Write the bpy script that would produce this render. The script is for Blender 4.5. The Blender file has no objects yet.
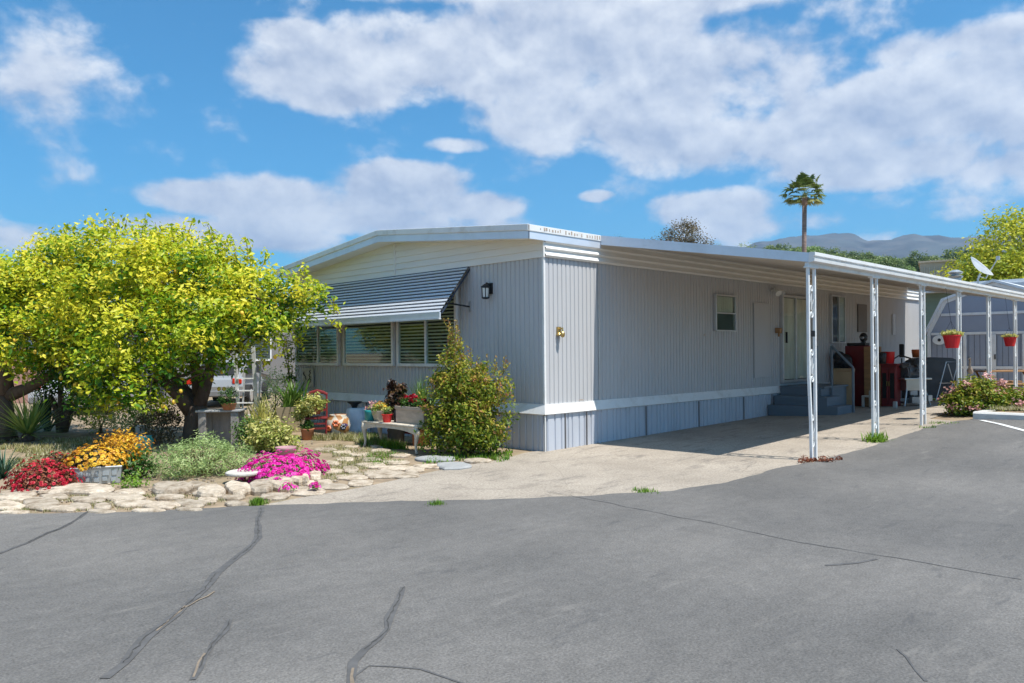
import bpy, bmesh, math, random
import numpy as np
from mathutils import Vector, Matrix, noise as mnoise
random.seed(7); rng=np.random.default_rng(7)
S=bpy.context.scene; COL=S.collection
PI=math.pi; rad=math.radians
# ------------------------------------------------------------------ survey frame
# world: +x along the long side wall (away), +y along the front wall (away), origin at the house corner
F=770.; R_=(.7108,-.7034); D_=(.7034,.7108); ROLL=.009
CAM=(-8.77,-8.15,1.55)
def gz(x,y):
    xx=min(max(x,0),8); yy=min(max(-y,0),5)
    return xx*(.0127+.0059*yy)
def ray(px,py):
    ix=(px-512)/F; iy=(352-py)/F
    r=math.cos(ROLL)*ix+math.sin(ROLL)*iy; u=-math.sin(ROLL)*ix+math.cos(ROLL)*iy
    return (R_[0]*r+D_[0],R_[1]*r+D_[1],u)
def G(px,py,h=0):
    d=ray(px,py); t=(1.55-h)/-d[2]
    for i in range(30):
        x=CAM[0]+d[0]*t; y=CAM[1]+d[1]*t; t=(CAM[2]-gz(x,y)-h)/-d[2]
    return Vector((CAM[0]+d[0]*t,CAM[1]+d[1]*t,gz(CAM[0]+d[0]*t,CAM[1]+d[1]*t)+h))
def at(px,py,t):
    d=ray(px,py); return Vector([CAM[i]+d[i]*t for i in range(3)])
# ------------------------------------------------------------------ materials
def srgb(r,g,b):
    f=lambda c:(c/255/12.92) if c/255<=.04045 else ((c/255+.055)/1.055)**2.4
    return (f(r),f(g),f(b),1)
class NT:
    def __init__(s,name):
        s.m=bpy.data.materials.new(name); s.m.use_nodes=True; s.t=s.m.node_tree; s.t.nodes.clear()
    def n(s,ty,ins=None,**kw):
        nd=s.t.nodes.new(ty)
        for k,v in kw.items(): setattr(nd,k,v)
        for k,v in (ins or {}).items():
            if hasattr(v,'is_linked') or isinstance(v,bpy.types.NodeSocket): s.t.links.new(v,nd.inputs[k])
            else: nd.inputs[k].default_value=v
        return nd
def mix(nt,fac,a,b,blend='MIX'):
    nd=nt.n('ShaderNodeMix',data_type='RGBA',blend_type=blend)
    for k,v in ((0,fac),(6,a),(7,b)):
        if isinstance(v,bpy.types.NodeSocket): nt.t.links.new(v,nd.inputs[k])
        else: nd.inputs[k].default_value=v
    return nd.outputs[2]
def pm(name,col,rough=.6,metal=0,var=.12,scale=3,bump=0,bscale=60,spec=.4,dirt=None,dscale=1.2,damt=.35,stretch=(1,1,1)):
    nt=NT(name); tc=nt.n('ShaderNodeTexCoord'); mp=nt.n('ShaderNodeMapping',{'Vector':tc.outputs['Object'],'Scale':stretch})
    nz=nt.n('ShaderNodeTexNoise',{'Vector':mp.outputs[0],'Scale':scale,'Detail':6.,'Roughness':.6})
    c=tuple(col[:3])+(1,)
    a=tuple(x*(1-var) for x in c[:3])+(1,); b=tuple(min(1,x*(1+var)) for x in c[:3])+(1,)
    rp=nt.n('ShaderNodeMapRange',{'Value':nz.outputs[0],'From Min':.3,'From Max':.7})
    base=mix(nt,rp.outputs[0],a,b)
    if dirt:
        n2=nt.n('ShaderNodeTexNoise',{'Vector':mp.outputs[0],'Scale':dscale,'Detail':8.,'Roughness':.7})
        r2=nt.n('ShaderNodeMapRange',{'Value':n2.outputs[0],'From Min':.5,'From Max':.72,'To Max':damt})
        base=mix(nt,r2.outputs[0],base,tuple(dirt[:3])+(1,))
    p=nt.n('ShaderNodeBsdfPrincipled',{'Base Color':base,'Roughness':rough,'Metallic':metal,'Specular IOR Level':spec})
    if bump:
        n3=nt.n('ShaderNodeTexNoise',{'Vector':tc.outputs['Object'],'Scale':bscale,'Detail':5.})
        bp=nt.n('ShaderNodeBump',{'Height':n3.outputs[0],'Strength':bump,'Distance':.01})
        nt.t.links.new(bp.outputs[0],p.inputs['Normal'])
    o=nt.n('ShaderNodeOutputMaterial',{'Surface':p.outputs[0]})
    return nt.m
def leafmat(name,stops,trans=.35,rough=.45):
    nt=NT(name); at_=nt.n('ShaderNodeAttribute',attribute_name='tint')
    cr=nt.n('ShaderNodeValToRGB',{'Fac':at_.outputs['Fac']}); e=cr.color_ramp.elements
    for i,(p,c) in enumerate(stops):
        el=e[i] if i<2 else e.new(p)
        el.position=p; el.color=tuple(c[:3])+(1,)
    p=nt.n('ShaderNodeBsdfPrincipled',{'Base Color':cr.outputs[0],'Roughness':rough,'Specular IOR Level':.35})
    tr=nt.n('ShaderNodeBsdfTranslucent',{'Color':cr.outputs[0]})
    mx=nt.n('ShaderNodeMixShader',{0:trans,1:p.outputs[0],2:tr.outputs[0]})
    nt.n('ShaderNodeOutputMaterial',{'Surface':mx.outputs[0]})
    return nt.m
def glassmat(name,tint=(.8,.85,.82),refl=.12):
    nt=NT(name)
    tr=nt.n('ShaderNodeBsdfTransparent',{'Color':tint+(1,)}); gl=nt.n('ShaderNodeBsdfGlossy',{'Color':(.9,.95,.92,1),'Roughness':.03})
    mx=nt.n('ShaderNodeMixShader',{0:refl,1:tr.outputs[0],2:gl.outputs[0]})
    nt.n('ShaderNodeOutputMaterial',{'Surface':mx.outputs[0]}); return nt.m
M={}
M['wall']=pm('wall_paint',(.50,.50,.51),.5,var=.05,scale=.8,stretch=(1,1,.3),dirt=(.36,.34,.32),dscale=1.6,damt=.35)
M['skirt']=pm('skirting_paint',(.48,.51,.57),.5,var=.05,scale=.9,dirt=(.34,.33,.33),dscale=1.6,damt=.4,stretch=(1,1,.4))
M['white']=pm('white_paint',(.76,.76,.75),.45,var=.04,scale=3,dirt=(.45,.40,.33),dscale=4,damt=.5)
M['lap']=pm('lap_white_paint',(.80,.78,.74),.5,var=.04,scale=2,stretch=(.3,.3,3),dirt=(.55,.5,.44),dscale=1.2,damt=.25)
M['fascia']=pm('fascia_metal',(.66,.72,.80),.35,metal=.25,var=.05,scale=1.4,dirt=(.40,.40,.40),dscale=2,damt=.3)
M['soffit']=pm('soffit_pan',(.54,.48,.41),.5,var=.06,scale=.7,dirt=(.42,.34,.26),dscale=.8,damt=.35)
M['roof']=pm('roof_metal',(.72,.74,.76),.45,metal=.1,var=.06,scale=.7,dirt=(.4,.38,.34),dscale=1,damt=.35)
M['navy']=pm('navy_enamel',(.035,.05,.085),.4,var=.15,scale=3)
M['slatwhite']=pm('awning_white',(.60,.63,.67),.4,var=.05,scale=3,dirt=(.35,.36,.38),dscale=3,damt=.35)
M['rust']=pm('rust_mark',(.46,.36,.29),.9,var=.3,scale=9)
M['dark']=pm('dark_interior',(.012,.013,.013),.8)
M['blind']=pm('blind_slats',(.58,.64,.58),.5,var=.08,scale=2)
M['glass']=glassmat('window_glass',(.78,.86,.80),.16)
M['doorglass']=glassmat('door_glass',(.85,.88,.84),.14)
M['alu']=pm('aluminium',(.62,.62,.62),.35,metal=.6,var=.08,scale=5)
M['curtain']=pm('curtain_cloth',(.74,.74,.68),.9,var=.2,scale=3,stretch=(1.5,1.5,.3))
M['black']=pm('black_metal',(.02,.02,.022),.4,var=.2)
M['brass']=pm('brass_metal',(.45,.32,.12),.35,metal=.8)
M['frost']=pm('frosted_glass',(.75,.76,.74),.2,var=.05)
M['bluewood']=pm('blue_painted_wood',(.14,.175,.21),.6,var=.12,scale=3,dirt=(.12,.14,.16),dscale=3,damt=.5,stretch=(.4,.4,3))
M['redpaint']=pm('red_painted_wood',(.20,.022,.022),.45,var=.15,scale=4,dirt=(.10,.02,.02),dscale=2.5,damt=.4)
M['redplastic']=pm('red_plastic',(.62,.02,.025),.35,var=.08)
M['cardboard']=pm('cardboard',(.46,.32,.19),.85,var=.1)
M['wood']=pm('warm_wood',(.36,.20,.09),.55,var=.25,scale=6,stretch=(.4,.4,3))
M['greywood']=pm('weathered_wood',(.24,.22,.20),.85,var=.35,scale=8,stretch=(1,1,.2),bump=.4,bscale=40)
M['benchpaint']=pm('worn_white_paint',(.60,.53,.43),.7,var=.1,scale=6,dirt=(.32,.27,.21),dscale=5,damt=.7)
M['plank']=pm('planter_plank',(.44,.36,.28),.8,var=.18,scale=5,stretch=(1,.3,3),bump=.3)
M['cement']=pm('cement',(.55,.52,.46),.9,var=.15,scale=7,dirt=(.3,.28,.24),dscale=4,damt=.5,bump=.4)
M['stone']=pm('pale_flagstone',(.50,.42,.32),.9,var=.2,scale=5,dirt=(.27,.20,.13),dscale=5,damt=.8,bump=.7,bscale=25)
def stonemat():
    nt=NT('pale_flagstone'); tc=nt.n('ShaderNodeTexCoord'); oi=nt.n('ShaderNodeObjectInfo'); V=nt.n('ShaderNodeVectorMath',{0:tc.outputs['Object'],1:oi.outputs['Location']},operation='ADD').outputs[0]
    a=nt.n('ShaderNodeTexNoise',{'Vector':V,'Scale':7.,'Detail':9.,'Roughness':.7}); b=nt.n('ShaderNodeTexNoise',{'Vector':V,'Scale':26.,'Detail':6.,'Roughness':.75})
    cr=nt.n('ShaderNodeValToRGB',{'Fac':a.outputs[0]}); e=cr.color_ramp.elements; e[0].position=.32; e[0].color=(.25,.18,.115,1); e[1].position=.62; e[1].color=(.66,.56,.44,1); x=e.new(.47); x.color=(.50,.41,.31,1)
    mr=nt.n('ShaderNodeMapRange',{'Value':oi.outputs['Random'],'To Min':.72,'To Max':1.12}); c=mix(nt,1.,cr.outputs[0],nt.n('ShaderNodeCombineColor',{0:mr.outputs[0],1:mr.outputs[0],2:mr.outputs[0]}).outputs[0],'MULTIPLY')
    m2=nt.n('ShaderNodeMapRange',{'Value':b.outputs[0],'From Min':.3,'From Max':.7,'To Min':.75,'To Max':1.2}); c=mix(nt,1.,c,nt.n('ShaderNodeCombineColor',{0:m2.outputs[0],1:m2.outputs[0],2:m2.outputs[0]}).outputs[0],'MULTIPLY')
    p=nt.n('ShaderNodeBsdfPrincipled',{'Base Color':c,'Roughness':.95,'Specular IOR Level':.2}); bp=nt.n('ShaderNodeBump',{'Height':b.outputs[0],'Strength':.9,'Distance':.02}); nt.t.links.new(bp.outputs[0],p.inputs['Normal'])
    nt.n('ShaderNodeOutputMaterial',{'Surface':p.outputs[0]}); return nt.m
M['stone']=stonemat()
M['slate']=pm('grey_slab',(.34,.34,.335),.9,var=.14,scale=6,dirt=(.25,.24,.22),dscale=5,damt=.5,bump=.5)
M['galv']=pm('galvanised_metal',(.42,.45,.46),.4,metal=.5,var=.2,scale=6)
M['clay']=pm('terracotta',(.38,.16,.08),.8,var=.2,scale=5)
M['teal']=pm('teal_glaze',(.02,.24,.24),.3,var=.1)
M['beigepot']=pm('beige_pot',(.46,.38,.25),.7,var=.12,scale=3,stretch=(4,4,.4))
M['bluecloth']=pm('pale_blue_cloth',(.68,.74,.84),.9,var=.1,scale=6)
M['bark']=pm('bark',(.12,.085,.065),.95,var=.4,scale=9,bump=1,bscale=30,stretch=(1,1,.35))
M['palmbark']=pm('palm_bark',(.26,.19,.16),.95,var=.35,scale=2,bump=1,bscale=4,stretch=(1,1,5))
M['twig']=pm('twig',(.19,.12,.07),.9,var=.2)
M['carpaint']=pm('silver_car_paint',(.36,.37,.38),.3,metal=.2,var=.02,spec=.6)
M['carwhite']=pm('white_car_paint',(.62,.66,.74),.3,var=.02,spec=.6)
M['tyre']=pm('tyre_rubber',(.02,.02,.02),.8)
M['taillight']=pm('tail_lamp_red',(.6,.03,.01),.2)
M['pink']=pm('salmon_masonry',(.42,.24,.19),.9,var=.2,scale=6,bump=.5)
M['neighbour']=pm('neighbour_siding',(.20,.19,.185),.7,var=.06,scale=1.5)
M['greenlap']=pm('green_lap_paint',(.20,.25,.18),.6,var=.06,scale=2)
M['greenawn']=pm('green_awning',(.06,.33,.20),.5,var=.15)
M['beige']=pm('beige_siding',(.50,.42,.32),.7,var=.08,scale=1.5)
M['shed']=pm('shed_paint',(.30,.33,.40),.6,var=.05,scale=1.2,dirt=(.25,.24,.24),dscale=1,damt=.3)
M['grey']=pm('grey_plastic',(.20,.20,.21),.5,var=.15)
M['cover']=pm('grey_cover_cloth',(.10,.105,.11),.85,var=.2,scale=4)
M['steel']=pm('bare_steel',(.5,.5,.5),.3,metal=.9,var=.15)
M['orange']=pm('orange_plastic',(.65,.15,.04),.4)
M['kerb']=pm('kerb_concrete',(.62,.61,.58),.85,var=.08,scale=3,dirt=(.36,.34,.31),dscale=4,damt=.4,bump=.3)
M['linepaint']=pm('road_line_paint',(.72,.72,.70),.7,var=.08,scale=4,dirt=(.25,.25,.25),dscale=12,damt=.6)
M['whiteplastic']=pm('white_plastic',(.78,.78,.76),.4,var=.03)
M['mauvepot']=pm('mauve_clay',(.42,.24,.26),.7,var=.1)
# foliage
g=lambda *a:tuple(a)
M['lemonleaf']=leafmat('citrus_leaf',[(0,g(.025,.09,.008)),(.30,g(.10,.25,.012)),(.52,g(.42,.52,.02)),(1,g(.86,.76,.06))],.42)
M['oakleaf']=leafmat('oak_leaf',[(0,g(.08,.13,.045)),(.5,g(.18,.25,.08)),(1,g(.32,.38,.13))],.35)
M['brownleaf']=leafmat('eucalyptus_leaf',[(0,g(.07,.07,.03)),(.5,g(.14,.12,.06)),(1,g(.24,.17,.09))],.2)
M['limeleaf']=leafmat('lime_tree_leaf',[(0,g(.10,.18,.015)),(.5,g(.33,.40,.03)),(1,g(.66,.62,.06))],.42)
M['bushleaf']=leafmat('photinia_leaf',[(0,g(.04,.10,.012)),(.4,g(.18,.26,.02)),(.72,g(.44,.40,.05)),(1,g(.50,.20,.10))],.4)
M['greenleaf']=leafmat('garden_leaf',[(0,g(.02,.07,.012)),(.5,g(.06,.15,.02)),(1,g(.16,.26,.04))],.3)
M['greyleaf']=leafmat('silver_green_leaf',[(0,g(.16,.26,.07)),(.5,g(.38,.50,.18)),(1,g(.60,.68,.32))],.35)
M['paleleaf']=leafmat('pale_yellow_leaf',[(0,g(.15,.22,.035)),(.5,g(.44,.47,.11)),(1,g(.70,.64,.26))],.35)
M['sagoleaf']=leafmat('sago_leaf',[(0,g(.06,.14,.03)),(.5,g(.20,.33,.06)),(1,g(.42,.52,.16))],.2)
M['darkblade']=leafmat('dark_blue_blade',[(0,g(.015,.05,.03)),(1,g(.05,.12,.07))],.15)
M['magenta']=leafmat('magenta_petal',[(0,g(.55,.005,.20)),(.5,g(.85,.012,.45)),(1,g(.95,.16,.65))],.35)
M['redpetal']=leafmat('red_petal',[(0,g(.22,.004,.01)),(.6,g(.50,.006,.03)),(1,g(.75,.05,.08))],.25)
M['orangepetal']=leafmat('orange_petal',[(0,g(.45,.18,.02)),(.4,g(.75,.40,.025)),(1,g(.90,.62,.05))],.25)
M['pinkpetal']=leafmat('pink_petal',[(0,g(.50,.22,.20)),(.5,g(.68,.36,.34)),(1,g(.80,.55,.52))],.25)
M['darkrosette']=leafmat('dark_rosette',[(0,g(.03,.015,.012)),(.6,g(.09,.04,.02)),(1,g(.25,.17,.05))],.1)
M['drygrass']=leafmat('dry_grass',[(0,g(.14,.16,.04)),(.5,g(.33,.31,.12)),(1,g(.60,.54,.36))],.25)
M['freshgrass']=leafmat('fresh_grass',[(0,g(.06,.16,.015)),(1,g(.20,.34,.03))],.3)
M['reddish']=leafmat('dried_red_weed',[(0,g(.16,.05,.025)),(1,g(.34,.12,.06))],.1)
M['palmleaf']=leafmat('palm_frond',[(0,g(.06,.10,.02)),(.5,g(.15,.21,.045)),(1,g(.36,.36,.13))],.3)
M['lemon']=pm('lemon_peel',(.80,.50,.05),.45,var=.08)
def asphalt():
    nt=NT('asphalt'); tc=nt.n('ShaderNodeTexCoord'); V=tc.outputs['Object']
    big=nt.n('ShaderNodeTexNoise',{'Vector':V,'Scale':.35,'Detail':5.,'Roughness':.55})
    mp=nt.n('ShaderNodeMapping',{'Vector':V,'Rotation':(0,0,rad(44.7)),'Scale':(.35,2.2,1)})
    tr=nt.n('ShaderNodeTexNoise',{'Vector':mp.outputs[0],'Scale':.9,'Detail':7.,'Roughness':.65})
    fine=nt.n('ShaderNodeTexNoise',{'Vector':V,'Scale':70.,'Detail':4.,'Roughness':.7})
    spk=nt.n('ShaderNodeTexVoronoi',{'Vector':V,'Scale':2.3})
    r1=nt.n('ShaderNodeMapRange',{'Value':big.outputs[0],'From Min':.38,'From Max':.62})
    c=mix(nt,r1.outputs[0],(.125,.119,.112,1),(.176,.165,.152,1))
    r2=nt.n('ShaderNodeMapRange',{'Value':tr.outputs[0],'From Min':.35,'From Max':.7,'To Min':.93,'To Max':1.08})
    c=mix(nt,1.,c,nt.n('ShaderNodeCombineColor',{0:r2.outputs[0],1:r2.outputs[0],2:r2.outputs[0]}).outputs[0],'MULTIPLY')
    r3=nt.n('ShaderNodeMapRange',{'Value':fine.outputs[0],'From Min':.3,'From Max':.7,'To Min':.62,'To Max':1.38})
    c=mix(nt,1.,c,nt.n('ShaderNodeCombineColor',{0:r3.outputs[0],1:r3.outputs[0],2:r3.outputs[0]}).outputs[0],'MULTIPLY')
    mid=nt.n('ShaderNodeTexNoise',{'Vector':V,'Scale':9.,'Detail':6.,'Roughness':.7})
    r6=nt.n('ShaderNodeMapRange',{'Value':mid.outputs[0],'From Min':.3,'From Max':.7,'To Min':.88,'To Max':1.12})
    c=mix(nt,1.,c,nt.n('ShaderNodeCombineColor',{0:r6.outputs[0],1:r6.outputs[0],2:r6.outputs[0]}).outputs[0],'MULTIPLY')
    # worn pale scuffs
    mp2=nt.n('ShaderNodeMapping',{'Vector':V,'Rotation':(0,0,rad(44.7)),'Scale':(1,4,1)})
    sc=nt.n('ShaderNodeTexNoise',{'Vector':mp2.outputs[0],'Scale':1.3,'Detail':9.,'Roughness':.75})
    r4=nt.n('ShaderNodeMapRange',{'Value':sc.outputs[0],'From Min':.575,'From Max':.65,'To Max':.5})
    c=mix(nt,r4.outputs[0],c,(.22,.205,.185,1))
    r5=nt.n('ShaderNodeMapRange',{'Value':sc.outputs[0],'From Min':.425,'From Max':.35,'To Max':.5})
    c=mix(nt,r5.outputs[0],c,(.075,.074,.075,1))
    p=nt.n('ShaderNodeBsdfPrincipled',{'Base Color':c,'Roughness':.8,'Specular IOR Level':.35})
    b=nt.n('ShaderNodeBump',{'Height':fine.outputs[0],'Strength':.5,'Distance':.008}); nt.t.links.new(b.outputs[0],p.inputs['Normal'])
    nt.n('ShaderNodeOutputMaterial',{'Surface':p.outputs[0]}); return nt.m
M['asphalt']=asphalt()
def drivemat():
    nt=NT('old_driveway'); tc=nt.n('ShaderNodeTexCoord'); V=tc.outputs['Object']
    big=nt.n('ShaderNodeTexNoise',{'Vector':V,'Scale':.7,'Detail':8.,'Roughness':.65})
    fine=nt.n('ShaderNodeTexNoise',{'Vector':V,'Scale':45.,'Detail':5.,'Roughness':.75})
    r1=nt.n('ShaderNodeMapRange',{'Value':big.outputs[0],'From Min':.3,'From Max':.7})
    c=mix(nt,r1.outputs[0],(.31,.265,.215,1),(.45,.39,.32,1))
    st=nt.n('ShaderNodeMapping',{'Vector':V,'Rotation':(0,0,rad(42)),'Scale':(1,3.2,1)})
    s=nt.n('ShaderNodeTexNoise',{'Vector':st.outputs[0],'Scale':1.1,'Detail':10.,'Roughness':.78})
    r2=nt.n('ShaderNodeMapRange',{'Value':s.outputs[0],'From Min':.53,'From Max':.64,'To Max':.7})
    c=mix(nt,r2.outputs[0],c,(.17,.15,.13,1))
    r3=nt.n('ShaderNodeMapRange',{'Value':fine.outputs[0],'From Min':.3,'From Max':.7,'To Min':.6,'To Max':1.35})
    c=mix(nt,1.,c,nt.n('ShaderNodeCombineColor',{0:r3.outputs[0],1:r3.outputs[0],2:r3.outputs[0]}).outputs[0],'MULTIPLY')
    vo=nt.n('ShaderNodeTexVoronoi',{'Vector':nt.n('ShaderNodeMix',{0:.25,4:V,5:big.outputs['Color']},data_type='VECTOR').outputs[1],'Scale':.9},feature='DISTANCE_TO_EDGE')
    r4=nt.n('ShaderNodeMapRange',{'Value':vo.outputs[0],'From Min':.006,'From Max':.0,'To Max':.35})
    c=mix(nt,r4.outputs[0],c,(.12,.10,.085,1))
    p=nt.n('ShaderNodeBsdfPrincipled',{'Base Color':c,'Roughness':.9,'Specular IOR Level':.25})
    b=nt.n('ShaderNodeBump',{'Height':fine.outputs[0],'Strength':.6,'Distance':.01}); nt.t.links.new(b.outputs[0],p.inputs['Normal'])
    nt.n('ShaderNodeOutputMaterial',{'Surface':p.outputs[0]}); return nt.m
M['drive']=drivemat()
M['soil']=pm('garden_soil',(.30,.225,.15),.95,var=.3,scale=4,dirt=(.22,.20,.10),dscale=1.8,damt=.7,bump=.8,bscale=20)
M['dryhill']=pm('dry_hillside',(.20,.21,.12),.95,var=.35,scale=.03,dirt=(.10,.12,.04),dscale=.05,damt=.8)
M['mount']=pm('mountain_scrub',(.060,.070,.065),.95,var=.6,scale=.006,dirt=(.17,.14,.12),dscale=.009,damt=.7)
M['sealant']=pm('crack_sealant',(.104,.101,.099),.8,var=.22,scale=14)
M['crackline']=pm('crack_line',(.062,.06,.057),.9,var=.4,scale=12)
M['crackfill']=pm('crack_dirt',(.24,.19,.14),.95,var=.3,scale=9)
# ------------------------------------------------------------------ geometry helpers
class MB:
    def __init__(s): s.v=[];s.f=[];s.m=[];s.k=0
    def poly(s,pts,faces):
        b=len(s.v); s.v+=[tuple(p) for p in pts]; s.f+=[tuple(b+i for i in f) for f in faces]; s.m+=[s.k]*len(faces); return s
    def box(s,c,d,rz=0,rx=0,ry=0):
        m=Matrix.Rotation(rz,3,'Z')@Matrix.Rotation(ry,3,'Y')@Matrix.Rotation(rx,3,'X'); c=Vector(c)
        p=[c+m@Vector((x*d[0]/2,y*d[1]/2,z*d[2]/2)) for x in(-1,1) for y in(-1,1) for z in(-1,1)]
        return s.poly(p,[(0,1,3,2),(4,6,7,5),(0,4,5,1),(2,3,7,6),(0,2,6,4),(1,5,7,3)])
    def bb(s,x0,x1,y0,y1,z0,z1): return s.box(((x0+x1)/2,(y0+y1)/2,(z0+z1)/2),(abs(x1-x0),abs(y1-y0),abs(z1-z0)))
    def tube(s,pts,r,n=8,caps=True):
        pts=[Vector(p) for p in pts]; rs=r if isinstance(r,(list,tuple)) else [r]*len(pts)
        b=len(s.v); up=None
        for i,p in enumerate(pts):
            t=(pts[min(i+1,len(pts)-1)]-pts[max(i-1,0)]).normalized()
            if up is None: up=t.orthogonal().normalized()
            else: up=(up-t*up.dot(t)).normalized()
            w=t.cross(up)
            for k in range(n):
                a=2*PI*k/n; s.v.append(tuple(p+(up*math.cos(a)+w*math.sin(a))*rs[i]))
        for i in range(len(pts)-1):
            for k in range(n):
                s.f.append((b+i*n+k,b+i*n+(k+1)%n,b+(i+1)*n+(k+1)%n,b+(i+1)*n+k)); s.m.append(s.k)
        if caps:
            s.f.append(tuple(b+k for k in range(n))[::-1]); s.f.append(tuple(b+(len(pts)-1)*n+k for k in range(n))); s.m+=[s.k]*2
        return s
    def lathe(s,prof,c=(0,0,0),n=20,sx=1,sy=1):
        b=len(s.v)
        for r,z in prof:
            for k in range(n): a=2*PI*k/n; s.v.append((c[0]+r*sx*math.cos(a),c[1]+r*sy*math.sin(a),c[2]+z))
        for i in range(len(prof)-1):
            for k in range(n): s.f.append((b+i*n+k,b+i*n+(k+1)%n,b+(i+1)*n+(k+1)%n,b+(i+1)*n+k)); s.m.append(s.k)
        s.f.append(tuple(b+k for k in range(n))[::-1]); s.f.append(tuple(b+(len(prof)-1)*n+k for k in range(n))); s.m+=[s.k]*2
        return s
    def prism(s,poly,axis,a,b_):
        n=len(poly); P=[]
        for q in (a,b_):
            for u,w in poly: P.append((q,u,w) if axis=='x' else (u,q,w) if axis=='y' else (u,w,q))
        return s.poly(P,[tuple(range(n)),tuple(range(2*n-1,n-1,-1))]+[(i,n+i,n+(i+1)%n,(i+1)%n) for i in range(n)])
    def ell(s,c,r,n=12,m=8):
        prof=[(max(1e-4,math.sin(PI*i/m))*1,-math.cos(PI*i/m)) for i in range(m+1)]
        b=len(s.v); s.lathe(prof,(0,0,0),n)
        for i in range(b,len(s.v)): v=s.v[i]; s.v[i]=(c[0]+v[0]*r[0],c[1]+v[1]*r[1],c[2]+v[2]*r[2])
        return s
    def build(s,name,mats,parent=None,loc=None,smooth=False,bevel=0,kind=None):
        me=bpy.data.meshes.new(name); me.from_pydata(s.v,[],s.f); 
        for m in (mats if isinstance(mats,(list,tuple)) else [mats]): me.materials.append(M[m] if isinstance(m,str) else m)
        me.polygons.foreach_set('material_index',s.m)
        bm=bmesh.new(); bm.from_mesh(me); bmesh.ops.recalc_face_normals(bm,faces=bm.faces); bm.to_mesh(me); bm.free()
        if smooth: me.polygons.foreach_set('use_smooth',[True]*len(me.polygons))
        o=bpy.data.objects.new(name,me); COL.objects.link(o)
        if loc is not None: o.location=loc
        if parent: o.parent=parent
        if bevel:
            md=o.modifiers.new('edge','BEVEL'); md.width=bevel; md.segments=2; md.limit_method='ANGLE'
        if kind: o['kind']=kind
        return o
def T(name,label,cat,loc=(0,0,0),group=None,rz=0):
    o=bpy.data.objects.new(name,None); o.empty_display_size=.2; COL.objects.link(o); o.location=loc; o.rotation_euler=(0,0,rz)
    o['label']=label;o['category']=cat
    if group:o['group']=group
    return o
def tag(o,label,cat,group=None):
    o['label']=label;o['category']=cat
    if group:o['group']=group
    return o
def clone(o,parent=None):
    c=o.copy(); COL.objects.link(c); c.parent=parent
    for ch in list(o.children): clone(ch,c)
    return c
# ---- leaf clouds
def leafmesh(name,C,N,L,W,tint,mat,parent=None,loc=None,fold=.25,long=False):
    """one small folded leaf per centre C, facing N"""
    n=len(C); N=N/np.maximum(np.linalg.norm(N,axis=1,keepdims=True),1e-6)
    r=rng.normal(size=(n,3)); U=np.cross(N,r); U/=np.maximum(np.linalg.norm(U,axis=1,keepdims=True),1e-6); Vv=np.cross(N,U)
    L=np.broadcast_to(L,(n,))[:,None]; W=np.broadcast_to(W,(n,))[:,None]
    p=np.stack([C-U*L/2, C+Vv*W/2+N*W*fold-U*L*.05, C+U*L/2, C-Vv*W/2+N*W*fold-U*L*.05],1).reshape(-1,3)
    me=bpy.data.meshes.new(name); me.vertices.add(4*n); me.vertices.foreach_set('co',p.astype('f').ravel())
    idx=(np.arange(n)[:,None]*4+np.array([0,1,2,0,2,3])[None]).ravel()
    me.loops.add(6*n); me.loops.foreach_set('vertex_index',idx.astype('i'))
    me.polygons.add(2*n); me.polygons.foreach_set('loop_start',np.arange(2*n,dtype='i')*3); me.polygons.foreach_set('loop_total',np.full(2*n,3,'i'))
    a=me.attributes.new('tint','FLOAT','POINT'); a.data.foreach_set('value',np.repeat(np.clip(tint,0,1),4).astype('f'))
    me.materials.append(M[mat]); me.update(calc_edges=True); me.validate()
    o=bpy.data.objects.new(name,me); COL.objects.link(o)
    if parent:o.parent=parent
    if loc is not None:o.location=loc
    return o
def cloud(lobes,n,clump=.22,per=28,shell=.55,zmin=None):
    """leaf centres in clumps spread through lobes (x,y,z,rx,ry,rz); returns centres, outward dirs, clump ids"""
    lob=np.array([l if len(l)==6 else (*l[:3],l[3],l[3],l[3]) for l in lobes],float)
    vol=(lob[:,3]*lob[:,4]*lob[:,5])**.72; k=max(1,n//per)
    li=rng.choice(len(lob),k,p=vol/vol.sum()); d=rng.normal(size=(k,3)); d/=np.linalg.norm(d,axis=1,keepdims=True)
    rr=(shell+(1-shell)*rng.random(k)**.6)[:,None]; cc=lob[li,:3]+d*rr*lob[li,3:]
    ids=np.repeat(np.arange(k),per); off=rng.normal(size=(k*per,3))*clump*.5*np.array([1,1,.75])
    C=cc[ids]+off; N=d[ids]*.7+rng.normal(size=(k*per,3))*.75+np.array([0,0,.65])
    if zmin is not None:
        ok=C[:,2]>zmin; C,N,ids=C[ok],N[ok],ids[ok]
    return C,N,ids,k
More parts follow.
